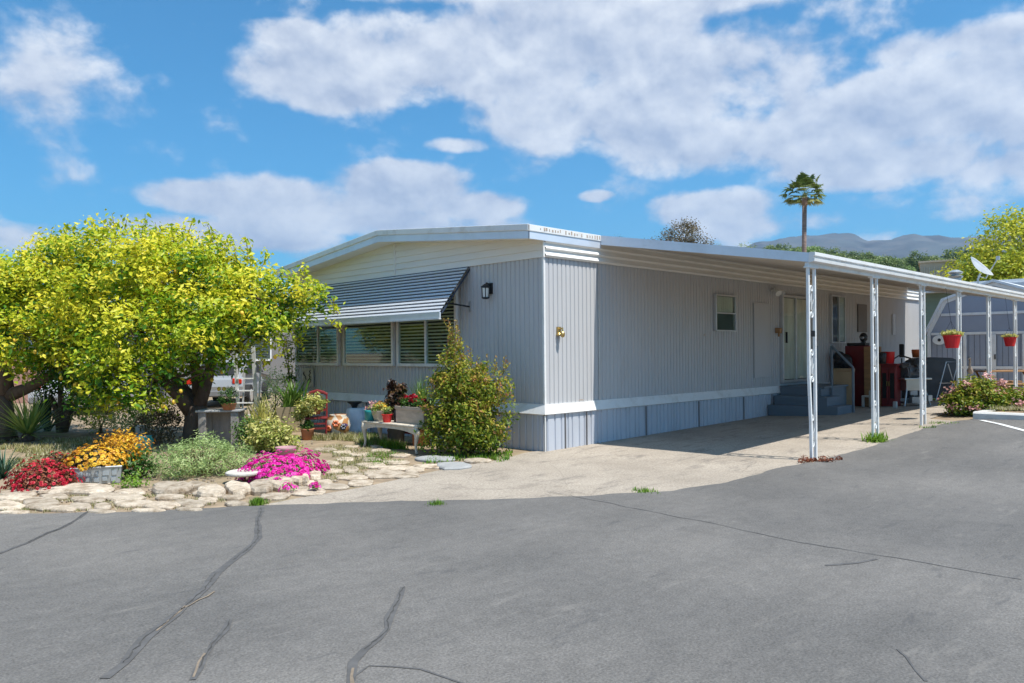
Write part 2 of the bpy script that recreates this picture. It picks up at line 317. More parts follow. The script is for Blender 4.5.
def blades(name,n,length,width,mat,parent=None,loc=None,t0=15,t1=80,curve=.6,seg=4,spread=.02,tint=None,lv=.25,kind=None):
    """radiating tapered blades from the origin"""
    V=[];Fc=[];Tn=[]
    for i in range(n):
        a=random.uniform(0,2*PI); th=rad(random.uniform(t0,t1)); L=length*random.uniform(1-lv,1+lv*.5); W=width*random.uniform(.8,1.2)
        bx=random.gauss(0,1)*spread; by=random.gauss(0,1)*spread; d=Vector((math.cos(a),math.sin(a),0)); side=Vector((-math.sin(a),math.cos(a),0))
        p=Vector((bx,by,0)); b=len(V); tv=random.random() if tint is None else tint+random.uniform(-.2,.2)
        for s_ in range(seg+1):
            f=s_/seg; ang=th+curve*f*f; w=W*(1-f)**.7 if s_ else W*.8
            V+= [p-side*w/2, p+side*w/2]; Tn+=[tv,tv]
            p=p+(d*math.sin(ang)+Vector((0,0,math.cos(ang))))*L/seg
            if s_<seg: q=b+s_*2; Fc.append((q,q+1,q+3,q+2))
    me=bpy.data.meshes.new(name); me.from_pydata([tuple(v) for v in V],[],Fc); at_=me.attributes.new('tint','FLOAT','POINT'); at_.data.foreach_set('value',[min(1,max(0,t)) for t in Tn])
    me.materials.append(M[mat]); o=bpy.data.objects.new(name,me); COL.objects.link(o)
    if parent:o.parent=parent
    if loc is not None:o.location=loc
    if kind:o['kind']=kind
    return o
def grassfield(name,pts,h,w,mat,label=None,cat=None):
    """stuff: many tufts of short blades at world points"""
    V=[];Fc=[];Tn=[]
    for (x,y,z) in pts:
        tv=random.random()
        for k in range(7):
            a=random.uniform(0,2*PI); t=random.uniform(.1,.9); L=h*random.uniform(.5,1.2); c=Vector((x+random.gauss(0,.025),y+random.gauss(0,.025),z))
            sd=Vector((-math.sin(a),math.cos(a),0))*w/2; tip=c+Vector((math.cos(a)*math.sin(t),math.sin(a)*math.sin(t),math.cos(t)))*L
            b=len(V); V+=[c-sd,c+sd,tip]; Fc.append((b,b+1,b+2)); Tn+=[tv+random.uniform(-.2,.2)]*3
    me=bpy.data.meshes.new(name); me.from_pydata([tuple(v) for v in V],[],Fc); at_=me.attributes.new('tint','FLOAT','POINT'); at_.data.foreach_set('value',[min(1,max(0,t)) for t in Tn])
    me.materials.append(M[mat]); o=bpy.data.objects.new(name,me); COL.objects.link(o); o['kind']='stuff'
    if label: o['label']=label; o['category']=cat
    return o
# ------------------------------------------------------------------ ground sheets
GL=[i*.5 for i in range(-50,71)]
def sheet(name,outer,dz,mat,near=True,kind='structure'):
    bm=bmesh.new(); vs=[bm.verts.new((x,y,0)) for x,y in outer]; bm.faces.new(vs)
    xs=[p[0] for p in outer]; ys=[p[1] for p in outer]
    for ax,lo,hi in ((0,min(xs),max(xs)),(1,min(ys),max(ys))):
        for t in GL:
            if not(lo<t<hi) or (ax==0 and not -1<t<9) or (ax==1 and not -6<t<1): continue
            n=Vector((1,0,0)) if ax==0 else Vector((0,1,0))
            bmesh.ops.bisect_plane(bm,geom=bm.verts[:]+bm.edges[:]+bm.faces[:],plane_co=n*t,plane_no=n)
    for v in bm.verts: v.co.z=gz(v.co.x,v.co.y)+dz
    bmesh.ops.recalc_face_normals(bm,faces=bm.faces)
    if sum(f.normal.z for f in bm.faces)<0: bmesh.ops.reverse_faces(bm,faces=bm.faces)
    me=bpy.data.meshes.new(name); bm.to_mesh(me); bm.free(); me.materials.append(M[mat])
    o=bpy.data.objects.new(name,me); COL.objects.link(o)
    if kind:o['kind']=kind
    return o
ground=sheet('ground',[(-7000,-7000),(7000,-7000),(7000,7000),(-7000,7000)],-.006,'soil')
edge=[(-40,29),(-7.04,.74),(-6.12,-.11),(-5.5,-.51),(-5.01,-.81),(-3.97,-1.63),(-3.11,-2.41),(-2.31,-2.94),(-1.56,-3.36),(-.68,-3.52),(.55,-3.50),(1.22,-3.69),(2.6,-3.80),(5.46,-3.80),(6.6,-3.95),(6.86,-4.15)]
def wob(pts,amp,step=.25):
    out=[]
    for (a,b) in zip(pts,pts[1:]):
        d=math.dist(a,b); k=max(1,min(80,int(d/step)))
        for i in range(k):
            f=i/k; x=a[0]+(b[0]-a[0])*f; y=a[1]+(b[1]-a[1])*f
            q=mnoise.noise(Vector((x*3.1,y*3.1,0)))*amp+mnoise.noise(Vector((x*17,y*17,0)))*amp*.5; out.append((x+q,y+q))
    return out+[pts[-1]]
edge=wob(edge,.04,.12)
sheet('road',edge+[(6.86,-60),(-60,-60),(-60,29)],.012,'asphalt')
drive_in=[(6.9,-3.4),(19,-3.4),(19,.1),(-.34,.11),(-1.12,-.16),(-2.1,-.21),(-3.79,-.61),(-4.57,-.65),(-5.05,-.72)]
sheet('driveway',[(x,y) for x,y in edge if -5.02<=x<=6.6 and y<.2]+drive_in,.004,'drive')
# painted road line
def strip(name,pts,w,mat,dz,jit=0,kind='structure'):
    V=[];Fc=[];n=len(pts)
    for i,(x,y) in enumerate(pts):
        a=pts[max(0,i-1)];b=pts[min(n-1,i+1)];dx,dy=b[0]-a[0],b[1]-a[1];l=math.hypot(dx,dy) or 1;nx,ny=-dy/l,dx/l
        ww=w*(1+random.uniform(-jit,jit)); 
        V+=[(x+nx*ww/2,y+ny*ww/2,gz(x,y)+dz),(x-nx*ww/2,y-ny*ww/2,gz(x,y)+dz)]
    me=bpy.data.meshes.new(name); me.from_pydata(V,[],[(2*i,2*i+1,2*i+3,2*i+2) for i in range(n-1)]); me.materials.append(M[mat])
    o=bpy.data.objects.new(name,me); COL.objects.link(o)
    if kind:o['kind']=kind
    return o
def gp(*pp): return [tuple(G(*p)[:2]) for p in pp]
def jag(pts,amp,step=.07):
    out=[]
    for a,b in zip(pts,pts[1:]):
        k=max(1,int(math.dist(a,b)/step))
        for i in range(k): f=i/k; out.append((a[0]+(b[0]-a[0])*f+random.gauss(0,amp),a[1]+(b[1]-a[1])*f+random.gauss(0,amp)))
    return out+[pts[-1]]
strip('road_line',gp((981,421),(1000,425),(1024,431.5),(1060,441)),.10,'linepaint',.018)
cr=[([(262,509),(256,540),(205,590),(185,608),(150,640),(100,683)],.075,'sealant',.004),([(232,622),(212,645),(195,683)],.05,'sealant',.004),
    ([(400,590),(385,630),(355,665),(350,690)],.06,'sealant',.004),([(548,492),(620,507),(700,522),(800,545),(900,560),(1024,582)],.014,'sealant',.003),
    ([(90,513),(60,530),(0,555)],.04,'sealant',.004),([(185,608),(160,633)],.02,'crackfill',.0055),([(205,655),(196,680)],.02,'crackfill',.0055),([(215,593),(180,612)],.018,'crackfill',.0055),
    ([(350,683),(372,668),(420,672),(470,690)],.016,'sealant',.003),([(893,650),(925,683)],.018,'sealant',.003),([(826,567),(880,561)],.035,'sealant',.003),
    ([(355,672),(352,700)],.025,'crackfill',.0055),([(0,300+270),(0+5,560)],.01,'sealant',.003)]
for i,(pp,w,mt,dz) in enumerate(cr[:-1]):
    P=jag(gp(*[p for p in pp]),.004,.16 if w>.03 else .09); P=[(x+.05*mnoise.noise(Vector((x*2.3,y*2.3,5))),y+.05*mnoise.noise(Vector((x*2.3,y*2.3,9)))) for x,y in P]
    strip('road_crack',P,w*.75,mt,.012+dz,.35)
    q0=0
    while w>.03 and q0<len(P)-3:
      q1=q0+random.randint(3,7); PP=P[q0:q1+1]; q0=q1+random.randint(0,3)
      if len(PP)>1: strip('road_crack',[(x+.012*mnoise.noise(Vector((x*9,y*9,2))),y+.012*mnoise.noise(Vector((x*9,y*9,7)))) for x,y in jag(PP,.003,.03)],.006,'crackline',.012+dz+.003,.7)
# drive / road seam sealing line
for i in range(14):
    p=edge[random.randrange(60,120)] if len(edge)>130 else edge[len(edge)//2+i]
# kerb and raised bed
t=MB()
kz=gz(6.9,-4.5)
t.prism([(6.86,kz-.05),(6.86,kz+.10),(6.89,kz+.13),(7.06,kz+.13),(7.06,kz-.05)],'y',-4.13,-11)
t.bb(7.06,9.5,-4.28,-4.14,kz-.05,kz+.127)
o=t.build('kerb','kerb',kind='structure')
t=MB(); t.bb(7.06,30,-11,-4.28,kz-.05,kz+.10); t.build('flower_bed_ground','soil',kind='structure')
# ------------------------------------------------------------------ MOBILE HOME
HL,HW=17.2,7.7; ZB0,ZB1,ZW=.58,.72,3.02; PK=(3.85,3.84); EV=3.47
house=T('mobile_home','long pale grey single storey mobile home with ribbed metal walls and low gable roof','house',(0,0,0))
def ribs(p0,d,nrm,L,z0f,z1f,per=.1016,dep=.014,rim=.022,jit=0):
    m=MB(); V=[]; s=0; P=[]
    while s<L-1e-6:
        w=per*(1+random.uniform(-jit,jit)) if jit else per
        for a,q in ((0,0),(rim*.35,-dep),(rim,-dep),(rim*1.35,0)):
            if s+a<=L: P.append((s+a,q))
        s+=w
    P.append((L,0))
    n=len(P); pts=[]
    for a,q in P: pts.append((p0[0]+d[0]*a+nrm[0]*q,p0[1]+d[1]*a+nrm[1]*q,z0f(a)))
    for a,q in P: pts.append((p0[0]+d[0]*a+nrm[0]*q,p0[1]+d[1]*a+nrm[1]*q,z1f(a)))
    return m.poly(pts,[(i,i+1,n+i+1,n+i) for i in range(n-1)])
c_=lambda v:(lambda a:v)
ribs((.0,0),(1,0),(0,-1),HL,c_(ZB1-.02),c_(ZW+.02)).build('side_wall','wall',house)
ribs((0,.0),(0,1),(-1,0),HW,c_(ZB1-.02),c_(ZW+.02)).build('front_wall','wall',house)
m=MB(); m.bb(HL-.02,HL,.02,HW,0,3.2); m.bb(0.02,HL-.02,HW-.02,HW,0,3.2); m.build('rear_walls','wall',house)
ribs((.0,-.035),(1,0),(0,-1),HL,lambda a:gz(a,0)-.03,c_(ZB0+.01),per=.13,dep=.02,rim=.03,jit=.35).build('side_skirting','skirt',house)
ribs((-.035,0),(0,1),(-1,0),HW,c_(-.03),c_(ZB0+.01),per=.13,dep=.02,rim=.03,jit=.35).build('front_skirting','skirt',house)
m=MB()   # belt trim, slightly flared outwards at its foot
m.poly([(-.02,-.02,ZB1),(HL,-.02,ZB1),(HL,-.075,ZB0),(-.075,-.075,ZB0),(-.035,-.035,ZB0-.015),(HL,-.035,ZB0-.015)],[(0,1,2,3),(3,2,5,4)])
m.poly([(-.02,-.02,ZB1),(-.02,HW,ZB1),(-.075,HW,ZB0),(-.075,-.075,ZB0),(-.035,-.035,ZB0-.015),(-.035,HW,ZB0-.015)],[(0,1,2,3),(3,2,5,4)])
m.bb(-.02,8.0,-.02,.0,ZB1-.01,ZB1+.012)
m.bb(-.02,0,.0,HW,ZB1-.01,ZB1+.012)
m.build('belt_trim','white',house)
m=MB(); m.bb(-.018,.02,-.018,.02,ZB1+.012,ZW); m.bb(-.05,-.03,-.05,-.03,0,ZB0-.02); m.build('corner_trim','white',house)
m=MB(); m.bb(-.034,.0,-.034,.0,ZW,EV-.19); m.build('corner_trim','lap',house)
m=MB(); m.bb(1.325,1.345,-.02,-.001,ZB1+.012,ZW); m.build('joint_trim','alu',house); m=MB(); m.bb(-.022,-.001,1.93,1.96,1.2,ZW); m.build('joint_trim','alu',house)
for x in (.42,.95,2.6,4.35,6.1,7.35,9.9,12.4): m=MB(); m.bb(x,x+.012,-.060,-.035,gz(x,0),ZB0-.02); m.build('skirting_joint','neighbour',house)
for y in (1.1,2.9,4.8,6.4): m=MB(); m.bb(-.060,-.035,y,y+.012,0,ZB0-.02); m.build('skirting_joint','neighbour',house)
# rust and putty flecks
m=MB()
for x,z in ((.8,.755),(.86,.752),(.83,.757)): m.bb(x,x+.05,-.024,-.02,z,z+.012)
m.bb(4.62,4.65,-.02,-.014,1.83,1.87)
m.build('wall_rust_fleck','rust',house)
# lap boards on the side and gable
def rooftop(y):
    return EV+(PK[1]-EV)*(y+.07)/(PK[0]+.07) if y<PK[0] else PK[1]-(PK[1]-3.43)*(y-PK[0])/(HW+.07-PK[0])
def roofund(y): return rooftop(y)-.19
m=MB()
for k in range(3):
    z0=ZW+k*.107; m.poly([(0,-.016,z0),(HL,-.016,z0),(HL,-.058,z0+.030),(0,-.058,z0+.030),(HL,-.014,z0+.108),(0,-.014,z0+.108)],[(0,1,2,3),(3,2,4,5)])
m.bb(1.34+.02,HL,-.076,-.001,ZW+.322,ZW+.345)
m.build('side_lap_siding','lap',house)
m=MB(); k=0
while ZW+k*.115<3.66:
    z0=ZW+k*.115; zt=min(z0+.12,3.66)
    ys=[y/100 for y in range(0,int(HW*100)+1) if roofund(y/100)+.03>z0]
    a,b=ys[0],ys[-1]; m.poly([(-.03,a,z0),(-.03,b,z0),(-.006,b,zt),(-.006,a,zt),(0,a,z0),(0,b,z0)],[(0,1,2,3),(0,1,5,4)]); k+=1
m.bb(-.036,0,3.83,3.86,ZW,3.66)
m.build('gable_lap_siding','lap',house)
# roof
OX=-.40
m=MB(); ed=[(-.05,EV),(PK[0],PK[1]),(HW+.05,3.43)]; und=[(HW+.05,3.30),(PK[0],PK[1]-.13),(-.05,EV-.13)]
m.prism(ed+und,'x',OX+.012,HL+.3); m.build('roof','roof',house)
m=MB()  # front fascia, lower board
def follow(z0,z1,x0,x1,y0=-.07,y1=HW+.07):
    for (ya,za),(yb,zb) in (((y0,EV),(PK[0],PK[1])),((PK[0],PK[1]),(y1,3.43))):
        m.poly([(x0,ya,za-z0),(x1,ya,za-z0),(x0,yb,zb-z0),(x1,yb,zb-z0),(x0,ya,za-z1),(x1,ya,za-z1),(x0,yb,zb-z1),(x1,yb,zb-z1)],[(0,1,3,2),(4,6,7,5),(0,2,6,4),(1,5,7,3),(0,4,5,1),(2,3,7,6)])
follow(.085,.205,OX,OX+.02); m.bb(OX+.001,1.34,-.07,-.052,EV-.205,EV-.086); m.build('fascia_board','fascia',house)
m=MB(); follow(-.012,.085,OX-.025,OX+.012,-.082); 
m.bb(OX-.02,1.36,-.082,-.045,EV-.09,EV+.01); m.build('gutter','white',house,bevel=.006)
m=MB()
for k in range(26):
    x=OX+.06+k*.065+random.uniform(-.012,.012)
    if random.random()<.82: m.bb(x,x+random.uniform(.012,.035),-.086,-.081,EV-random.uniform(.05,.07),EV-random.uniform(.0,.03))
m.build('gutter_rust','rust',house)
m=MB()
for (ya,yb) in ((-.05,PK[0]),(PK[0],HW)):
    m.poly([(OX+.02,ya,roofund(ya)),(0,ya,roofund(ya)),(0,yb,roofund(yb)),(OX+.02,yb,roofund(yb))],[(0,1,2,3)])
m.poly([(0,-.05,EV-.195),(1.34,-.05,EV-.195),(1.34,0,EV-.195),(0,0,EV-.195)],[(0,1,2,3)])
m.build('soffit','lap',house)
# front windows
def window(parent,plane,a0,a1,z0,z1,splits=(),fr=.055,blind=True,glass='glass',fmat='white',name='window',back='dark',out=.07):
    """window on the wall x=0 (plane 'x') or y=0 (plane 'y'); a0..a1 along the wall"""
    def bb(m,u0,u1,d0,d1,za,zb): 
        if plane=='x': m.bb(-d1,-d0,u0,u1,za,zb)
        else: m.bb(u0,u1,-d1,-d0,za,zb)
    f=MB(); bb(f,a0,a1,0,out,z0,z0+fr); bb(f,a0,a1,0,out,z1-fr,z1); bb(f,a0,a0+fr,0,out-.002,z0+fr,z1-fr); bb(f,a1-fr,a1,0,out-.002,z0+fr,z1-fr)
    for s_ in splits: bb(f,s_-fr*.4,s_+fr*.4,0,out-.004,z0+fr,z1-fr)
    w=f.build(name,fmat,parent,bevel=.004)
    g_=MB(); u0,u1=a0+fr,a1-fr
    d=.045
    g_.poly([(-d,u0,z0+fr),(-d,u1,z0+fr),(-d,u1,z1-fr),(-d,u0,z1-fr)] if plane=='x' else [(u0,-d,z0+fr),(u1,-d,z0+fr),(u1,-d,z1-fr),(u0,-d,z1-fr)],[(0,1,2,3)]); g_.build('pane',glass,w)
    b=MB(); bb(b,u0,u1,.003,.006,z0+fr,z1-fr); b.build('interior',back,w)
    if blind:
        b=MB(); n=int((z1-z0-2*fr)/.062)
        for k in range(n):
            z=z0+fr+.03+k*.062
            b.poly([(-.018,u0,z-.012),(-.018,u1,z-.012),(-.036,u1,z+.018),(-.036,u0,z+.018)] if plane=='x' else [(u0,-.018,z-.012),(u1,-.018,z-.012),(u1,-.036,z+.018),(u0,-.036,z+.018)],[(0,1,2,3)])
        b.build('blind','blind',w)
    return w
window(house,'x',5.80,7.57,1.30,2.88,(6.62,))
window(house,'x',3.88,5.62,1.30,2.88)
window(house,'x',2.02,3.76,1.30,2.88,(2.89,))
# side windows / door
w=window(house,'y',5.0,5.80,1.93,2.68,(),fr=.03,blind=False,back='dark',fmat='alu')
m=MB(); m.bb(5.03,5.77,-.05,-.02,2.29,2.315); m.build('meeting_rail','alu',w)
m=MB()
for k in range(9): m.bb(5.05+k*.078,5.05+k*.078+.06,-.018,-.010,2.32,2.64)
m.build('short_curtain','curtain',w)
w=window(house,'y',10.55,11.40,1.70,2.92,(11.0,),fr=.035,blind=False,fmat='alu')
m=MB()
for k in range(5): m.bb(11.03+k*.07,11.03+k*.07+.05,-.03,-.012,1.75,2.88)
m.build('curtain','frost',w)
w=window(house,'y',7.86,9.25,.80,2.80,(8.55,),fr=.055,blind=False,glass='doorglass',fmat='alu',name='sliding_door',out=.08)
m=MB()
for k in range(16): m.poly([(7.93+k*.08,-.02-.012*(k%2),.87),(7.93+(k+1)*.08,-.02-.012*((k+1)%2),.87),(7.93+(k+1)*.08,-.02-.012*((k+1)%2),2.73),(7.93+k*.08,-.02-.012*(k%2),2.73)],[(0,1,2,3)])
m.build('curtain','curtain',w)
m=MB(); m.bb(7.97,8.0,-.12,-.08,1.7,1.95); m.build('door_handle','black',w)
m=MB(); m.bb(6.63,7.30,-.022,-.001,.94,2.56); m.bb(6.62,6.64,-.03,-.02,.94,2.57); m.bb(6.64,7.3,-.03,-.02,2.55,2.575); m.build('meter_cupboard_door','wall',house,bevel=.004)
m=MB(); m.bb(12.3,12.9,-.04,0,2.0,2.75); m.build('vent_panel','neighbour',house,bevel=.01)
m=MB(); m.bb(14.85,15.07,-.03,0,1.95,2.55); m.k=1; m.bb(14.92,15.0,-.035,-.03,2.0,2.5); m.build('wall_thermometer',['alu','frost'],house)
m=MB(); m.bb(7.62,7.72,-.12,-.001,1.92,2.04); m.bb(7.65,7.69,-.09,-.05,1.84,1.92); m.build('wall_sconce','wood',house,bevel=.01)
# flood lamp pair
m=MB(); m.lathe([(.05,0),(.05,.03)],(7.5,-.03,2.86),12)
for s_ in(-1,1):
    m.tube([(7.5,-.04,2.87),(7.5+s_*.09,-.12,2.86)],.018,8); m.tube([(7.5+s_*.07,-.10,2.89),(7.5+s_*.13,-.22,2.79)],[.035,.075],12)
m.build('flood_lamp','frost',house,smooth=False)
# coach lamp on the front wall
m=MB(); y=1.2; m.bb(-.03,0,y-.05,y+.05,2.52,2.70); m.tube([(-.03,y,2.66),(-.09,y,2.70),(-.12,y,2.67)],.012,6)
m.lathe([(.02,.13),(.075,.09),(.08,.075),(.06,.07)],(-.12,y,2.55),8)
for a in range(4):
    dx=.055*math.cos(a*PI/2+PI/4);dy=.055*math.sin(a*PI/2+PI/4); m.tube([(-.12+dx,y+dy,2.45),(-.12+dx*1.1,y+dy*1.1,2.63)],.008,5)
m.lathe([(.04,0),(.065,.015),(.065,.03)],(-.12,y,2.43),8)
wl=m.build('coach_lamp','black',house); m=MB(); m.lathe([(.045,0),(.055,.15)],(-.12,y,2.46),8); m.build('lamp_glass','frost',wl)
m=MB(); m.lathe([(.05,0),(.055,.02),(.03,.05)],(.32,-.03,1.80),10); m.box((.32,-.02,1.88),(.07,.04,.12)); m.tube([(.32,-.03,1.9),(.32,-.10,1.92),(.32,-.10,1.86)],.014,6); m.ell((.32,-.10,1.82),(.04,.04,.05),10,6); m.build('porch_lamp','brass',house)
# window awning
aw=[]; y0,y1=1.715,7.62
NS=13
m=MB()
for k in range(NS):
    f0,f1=k/NS,(k+1)/NS; xa,xb=-.02-.64*f0,-.02-.64*f1; za,zb=3.02-.80*f0,3.02-.80*f1
    m.k=0; fm=.52
    xm,zm=xa+(xb-xa)*fm,za+(zb-za)*fm
    m.poly([(xa,y0,za),(xa,y1,za),(xm,y1,zm),(xm,y0,zm)],[(0,1,2,3)])
    m.k=1
    m.poly([(xm-.016,y0-.004,zm+.012),(xm-.016,y1,zm+.012),(xb-.016,y1,zb+.010),(xb-.016,y0-.004,zb+.010),(xm,y0,zm),(xm,y1,zm),(xb,y0,zb),(xb,y1,zb)],[(0,1,2,3),(0,1,5,4),(3,2,7,6)])
m.k=2; m.bb(-.70,-.672,y0-.02,y1,2.12,2.22); m.k=1; m.bb(-.715,-.665,y0-.02,y1,2.10,2.122)
awn=m.build('window_awning',['navy','slatwhite','fascia'],house)
m=MB(); m.poly([(0,y0+.002,3.0),(-.66,y0+.002,2.2),(-.62,y0+.002,2.2),(0,y0+.002,2.95)],[(0,1,2,3)]); m.build('side_gusset','navy',awn)
for ya in (y0,y1-.1): m=MB(); m.tube([(-.02,ya,2.33),(-.54,ya,2.38)],.014,6); m.build('awning_arm','black',awn)
m=MB(); m.bb(-.022,-.001,y0-.03,y0+.01,2.25,2.42); m.build('arm_bracket','alu',awn)
# plaque on the front wall
pl=T('wall_plaque','cream square wall plaque with dark scrollwork, mounted low below the far window','wall plaque',(0,7.05,.82))
m=MB(); m.bb(-.06,-.03,-.22,.22,0,.42); m.build('board','cement',pl,bevel=.01)
m=MB()
for k in range(9):
    y=random.uniform(-.15,.15); z=random.uniform(.08,.34); m.tube([(-.065,y-.03,z-.03),(-.07,y+.02,z+.01),(-.065,y-.01,z+.05)],.009,5)
m.build('scrollwork','black',pl)
# ------------------------------------------------------------------ CARPORT
cp=T('carport','long white metal carport roof on scrollwork posts attached to the mobile home','carport',(1.34,-3.6,0))
CX0,CX1,CY0,CY1=1.34,16.0,-.075,-3.66
def cz(y): return EV-.01+(2.82-EV+.01)*(y-CY0)/(CY1-CY0)
def L_(x,y,z): return (x-1.34,y+3.6,z)
m=MB(); m.poly([L_(CX0,CY0,cz(CY0)),L_(CX1,CY0,cz(CY0)),L_(CX1,CY1,cz(CY1)),L_(CX0,CY1,cz(CY1))],[(0,1,2,3)])
for x in np.arange(CX0+.3,CX1,.3): m.poly([L_(x,CY0,cz(CY0)+.002),L_(x+.012,CY0,cz(CY0)+.03),L_(x+.024,CY0,cz(CY0)+.002),L_(x,CY1,cz(CY1)+.002),L_(x+.012,CY1,cz(CY1)+.03),L_(x+.024,CY1,cz(CY1)+.002)],[(0,1,4,3),(1,2,5,4)])
m.build('roof_pan','roof',cp)
m=MB(); xs=[];x=CX0+.02
while x<CX1-.02:
    for a,q in((0,-.09),(.012,-.065),(.10,-.065),(.112,-.09),(.20,-.09)): xs.append((x+a,q))
    x+=.205
n=len(xs); pts=[L_(min(a,CX1-.01),CY0,cz(CY0)+q) for a,q in xs]+[L_(min(a,CX1-.01),CY1+.05,cz(CY1+.05)+q) for a,q in xs]
m.poly(pts,[(i,i+1,n+i+1,n+i) for i in range(n-1)]); m.build('underside','soffit',cp)
for x0,x1 in ((CX0-.02,CX0+.012),(CX1-.012,CX1+.02)):
    m=MB(); m.poly([L_(x0,CY0,cz(CY0)+.02),L_(x1,CY0,cz(CY0)+.02),L_(x1,CY1,cz(CY1)+.02),L_(x0,CY1,cz(CY1)+.02),L_(x0,CY0,cz(CY0)-.135),L_(x1,CY0,cz(CY0)-.135),L_(x1,CY1,cz(CY1)-.105),L_(x0,CY1,cz(CY1)-.105)],[(0,1,2,3),(4,5,6,7),(0,1,5,4),(1,2,6,5),(2,3,7,6),(3,0,4,7)]); m.build('end_fascia','fascia',cp)

# lap-profile hanger rail seen below the roof against the wall
m=MB(); m.prism([(u-1.34,w) for u,w in [(CX0-.03,2.70),(CX0-.03,2.80),(CX0-.03,2.80)]] and [(CY1+3.6-.0,2.715),(CY1+3.6-.05,2.725),(CY1+3.6-.055,2.765),(CY1+3.6-.02,2.775),(CY1+3.6-.02,2.79),(CY1+3.6-.06,2.80),(CY1+3.6-.06,2.845),(CY1+3.6+.02,2.85),(CY1+3.6+.03,2.715)],'x',-.05,CX1-1.34+.05)
m.build('edge_beam','white',cp)
m=MB(); m.bb(-.03,CX1-1.34,-.03,.03,2.665,2.716); 
m.build('post_header','white',cp)
for i,px in enumerate([1.34,3.58,5.80,7.92,10.05,12.3,14.5]):
    zb=gz(px,-3.6); H=2.665; w=.038
    m=MB(); lx=px-1.34
    # outer leg (bent and dented on the first post)
    if i==0:
        for a,b,(xa,xb) in ((zb,zb+.55,(.06,.045)),(zb+.55,zb+1.15,(.045,.0)),(zb+1.15,H,(.0,-.005))):
            P=[(lx+q+dx,dy,z) for z,q in((a,xa),(b,xb)) for dx,dy in((-w/2,-w/2),(w/2,-w/2),(w/2,w/2),(-w/2,w/2))]
            m.poly(P,[(0,1,2,3),(4,5,6,7)]+[(k,(k+1)%4,4+(k+1)%4,4+k) for k in range(4)])
        m.bb(lx+.19-w/2,lx+.19+w/2,-w/2,w/2,zb,H)
    else:
        m.bb(lx-w/2,lx+w/2,-w/2,w/2,zb,H); m.bb(lx+.19-w/2,lx+.19+w/2,-w/2,w/2,zb,H)
    m.bb(lx-.05,lx+.24,-.04,.04,H-.02,H+.001)
    pst=m.build('post','white',cp,bevel=.004)
    m=MB(); cx=lx+.095
    for zc in (zb+.40,zb+1.28,zb+2.15):
        pts=[]; h=.17
        for k in range(15):
            a=k/14*2.6*PI; rr=.014+.040*k/14; pts.append((cx+rr*math.cos(a+PI*.9),0,zc+h+rr*math.sin(a+PI*.9)*1.15))
        pts+= [(cx-(p[0]-cx),0,2*zc-p[2]) for p in pts[::-1]]
        m.tube(pts,.011,5)
        m.tube([(cx+.062,0,zc-.12),(cx+.035,0,zc-.03),(cx+.06,0,zc+.03)],.006,5); m.tube([(cx-.062,0,zc+.12),(cx-.035,0,zc+.03),(cx-.06,0,zc-.03)],.006,5)
    m.build('scrollwork','white',pst)
m=MB(); m.bb(lx*0+.035,.075,-.06,-.02,1.72,1.80); m.build('tap','black',cp)
# ------------------------------------------------------------------ CAMERA, SUN, WORLD
cd=bpy.data.cameras.new('camera'); cam=bpy.data.objects.new('camera',cd); COL.objects.link(cam); S.camera=cam
R=Vector((R_[0],R_[1],0)).normalized(); U=Vector((0,0,1)); Dv=Vector((D_[0],D_[1],0)).normalized()
cx_=R*math.cos(ROLL)-U*math.sin(ROLL); cy_=R*math.sin(ROLL)+U*math.cos(ROLL)
mt=Matrix((( cx_.x,cy_.x,-Dv.x,CAM[0]),(cx_.y,cy_.y,-Dv.y,CAM[1]),(cx_.z,cy_.z,-Dv.z,CAM[2]),(0,0,0,1)))
cam.matrix_world=mt; cd.sensor_width=36; cd.lens=F/1024*36; cd.shift_y=10.5/1024; cd.clip_start=.1; cd.clip_end=20000
EL=rad(63); sd=Vector((.11,-1,0)).normalized()*math.cos(EL)+Vector((0,0,math.sin(EL)))
sl=bpy.data.lights.new('sun','SUN'); sl.energy=5.0; sl.angle=rad(.53); sl.color=(1,.955,.88); so=bpy.data.objects.new('sun',sl); COL.objects.link(so)
so.rotation_euler=sd.to_track_quat('Z','Y').to_euler(); so.location=(0,-10,20)
W=bpy.data.worlds.new('World'); S.world=W; W.use_nodes=True; wt=W.node_tree; wt.nodes.clear()
class WN(NT):
    def __init__(s): s.t=wt
w=WN()
sky=w.n('ShaderNodeTexSky'); sky.sky_type='NISHITA'; sky.sun_disc=False; sky.sun_elevation=EL
sky.sun_rotation=math.atan2(sd.x,sd.y); sky.air_density=1.0; sky.dust_density=.6; sky.ozone_density=1.0; sky.altitude=100
def mth(op,a,b=None,c=None,clamp=False):
    d={0:a}
    if b is not None:d[1]=b
    if c is not None:d[2]=c
    return w.n('ShaderNodeMath',d,operation=op,use_clamp=clamp).outputs[0]
tc=w.n('ShaderNodeTexCoord'); DIR=tc.outputs['Generated']
nrm=w.n('ShaderNodeVectorMath',{0:DIR},operation='NORMALIZE').outputs[0]
def dot(v): return w.n('ShaderNodeVectorMath',{0:nrm,1:tuple(v)},operation='DOT_PRODUCT').outputs['Value']
r_,f_,u_=dot(R),dot(Dv),dot(U)
az=mth('ARCTAN2',r_,f_); el=mth('ARCSINE',u_)
def ae(px,py):
    d=Vector(ray(px,py)); d.normalize(); return math.atan2(d.dot(R),d.dot(Dv)),math.asin(d.z)
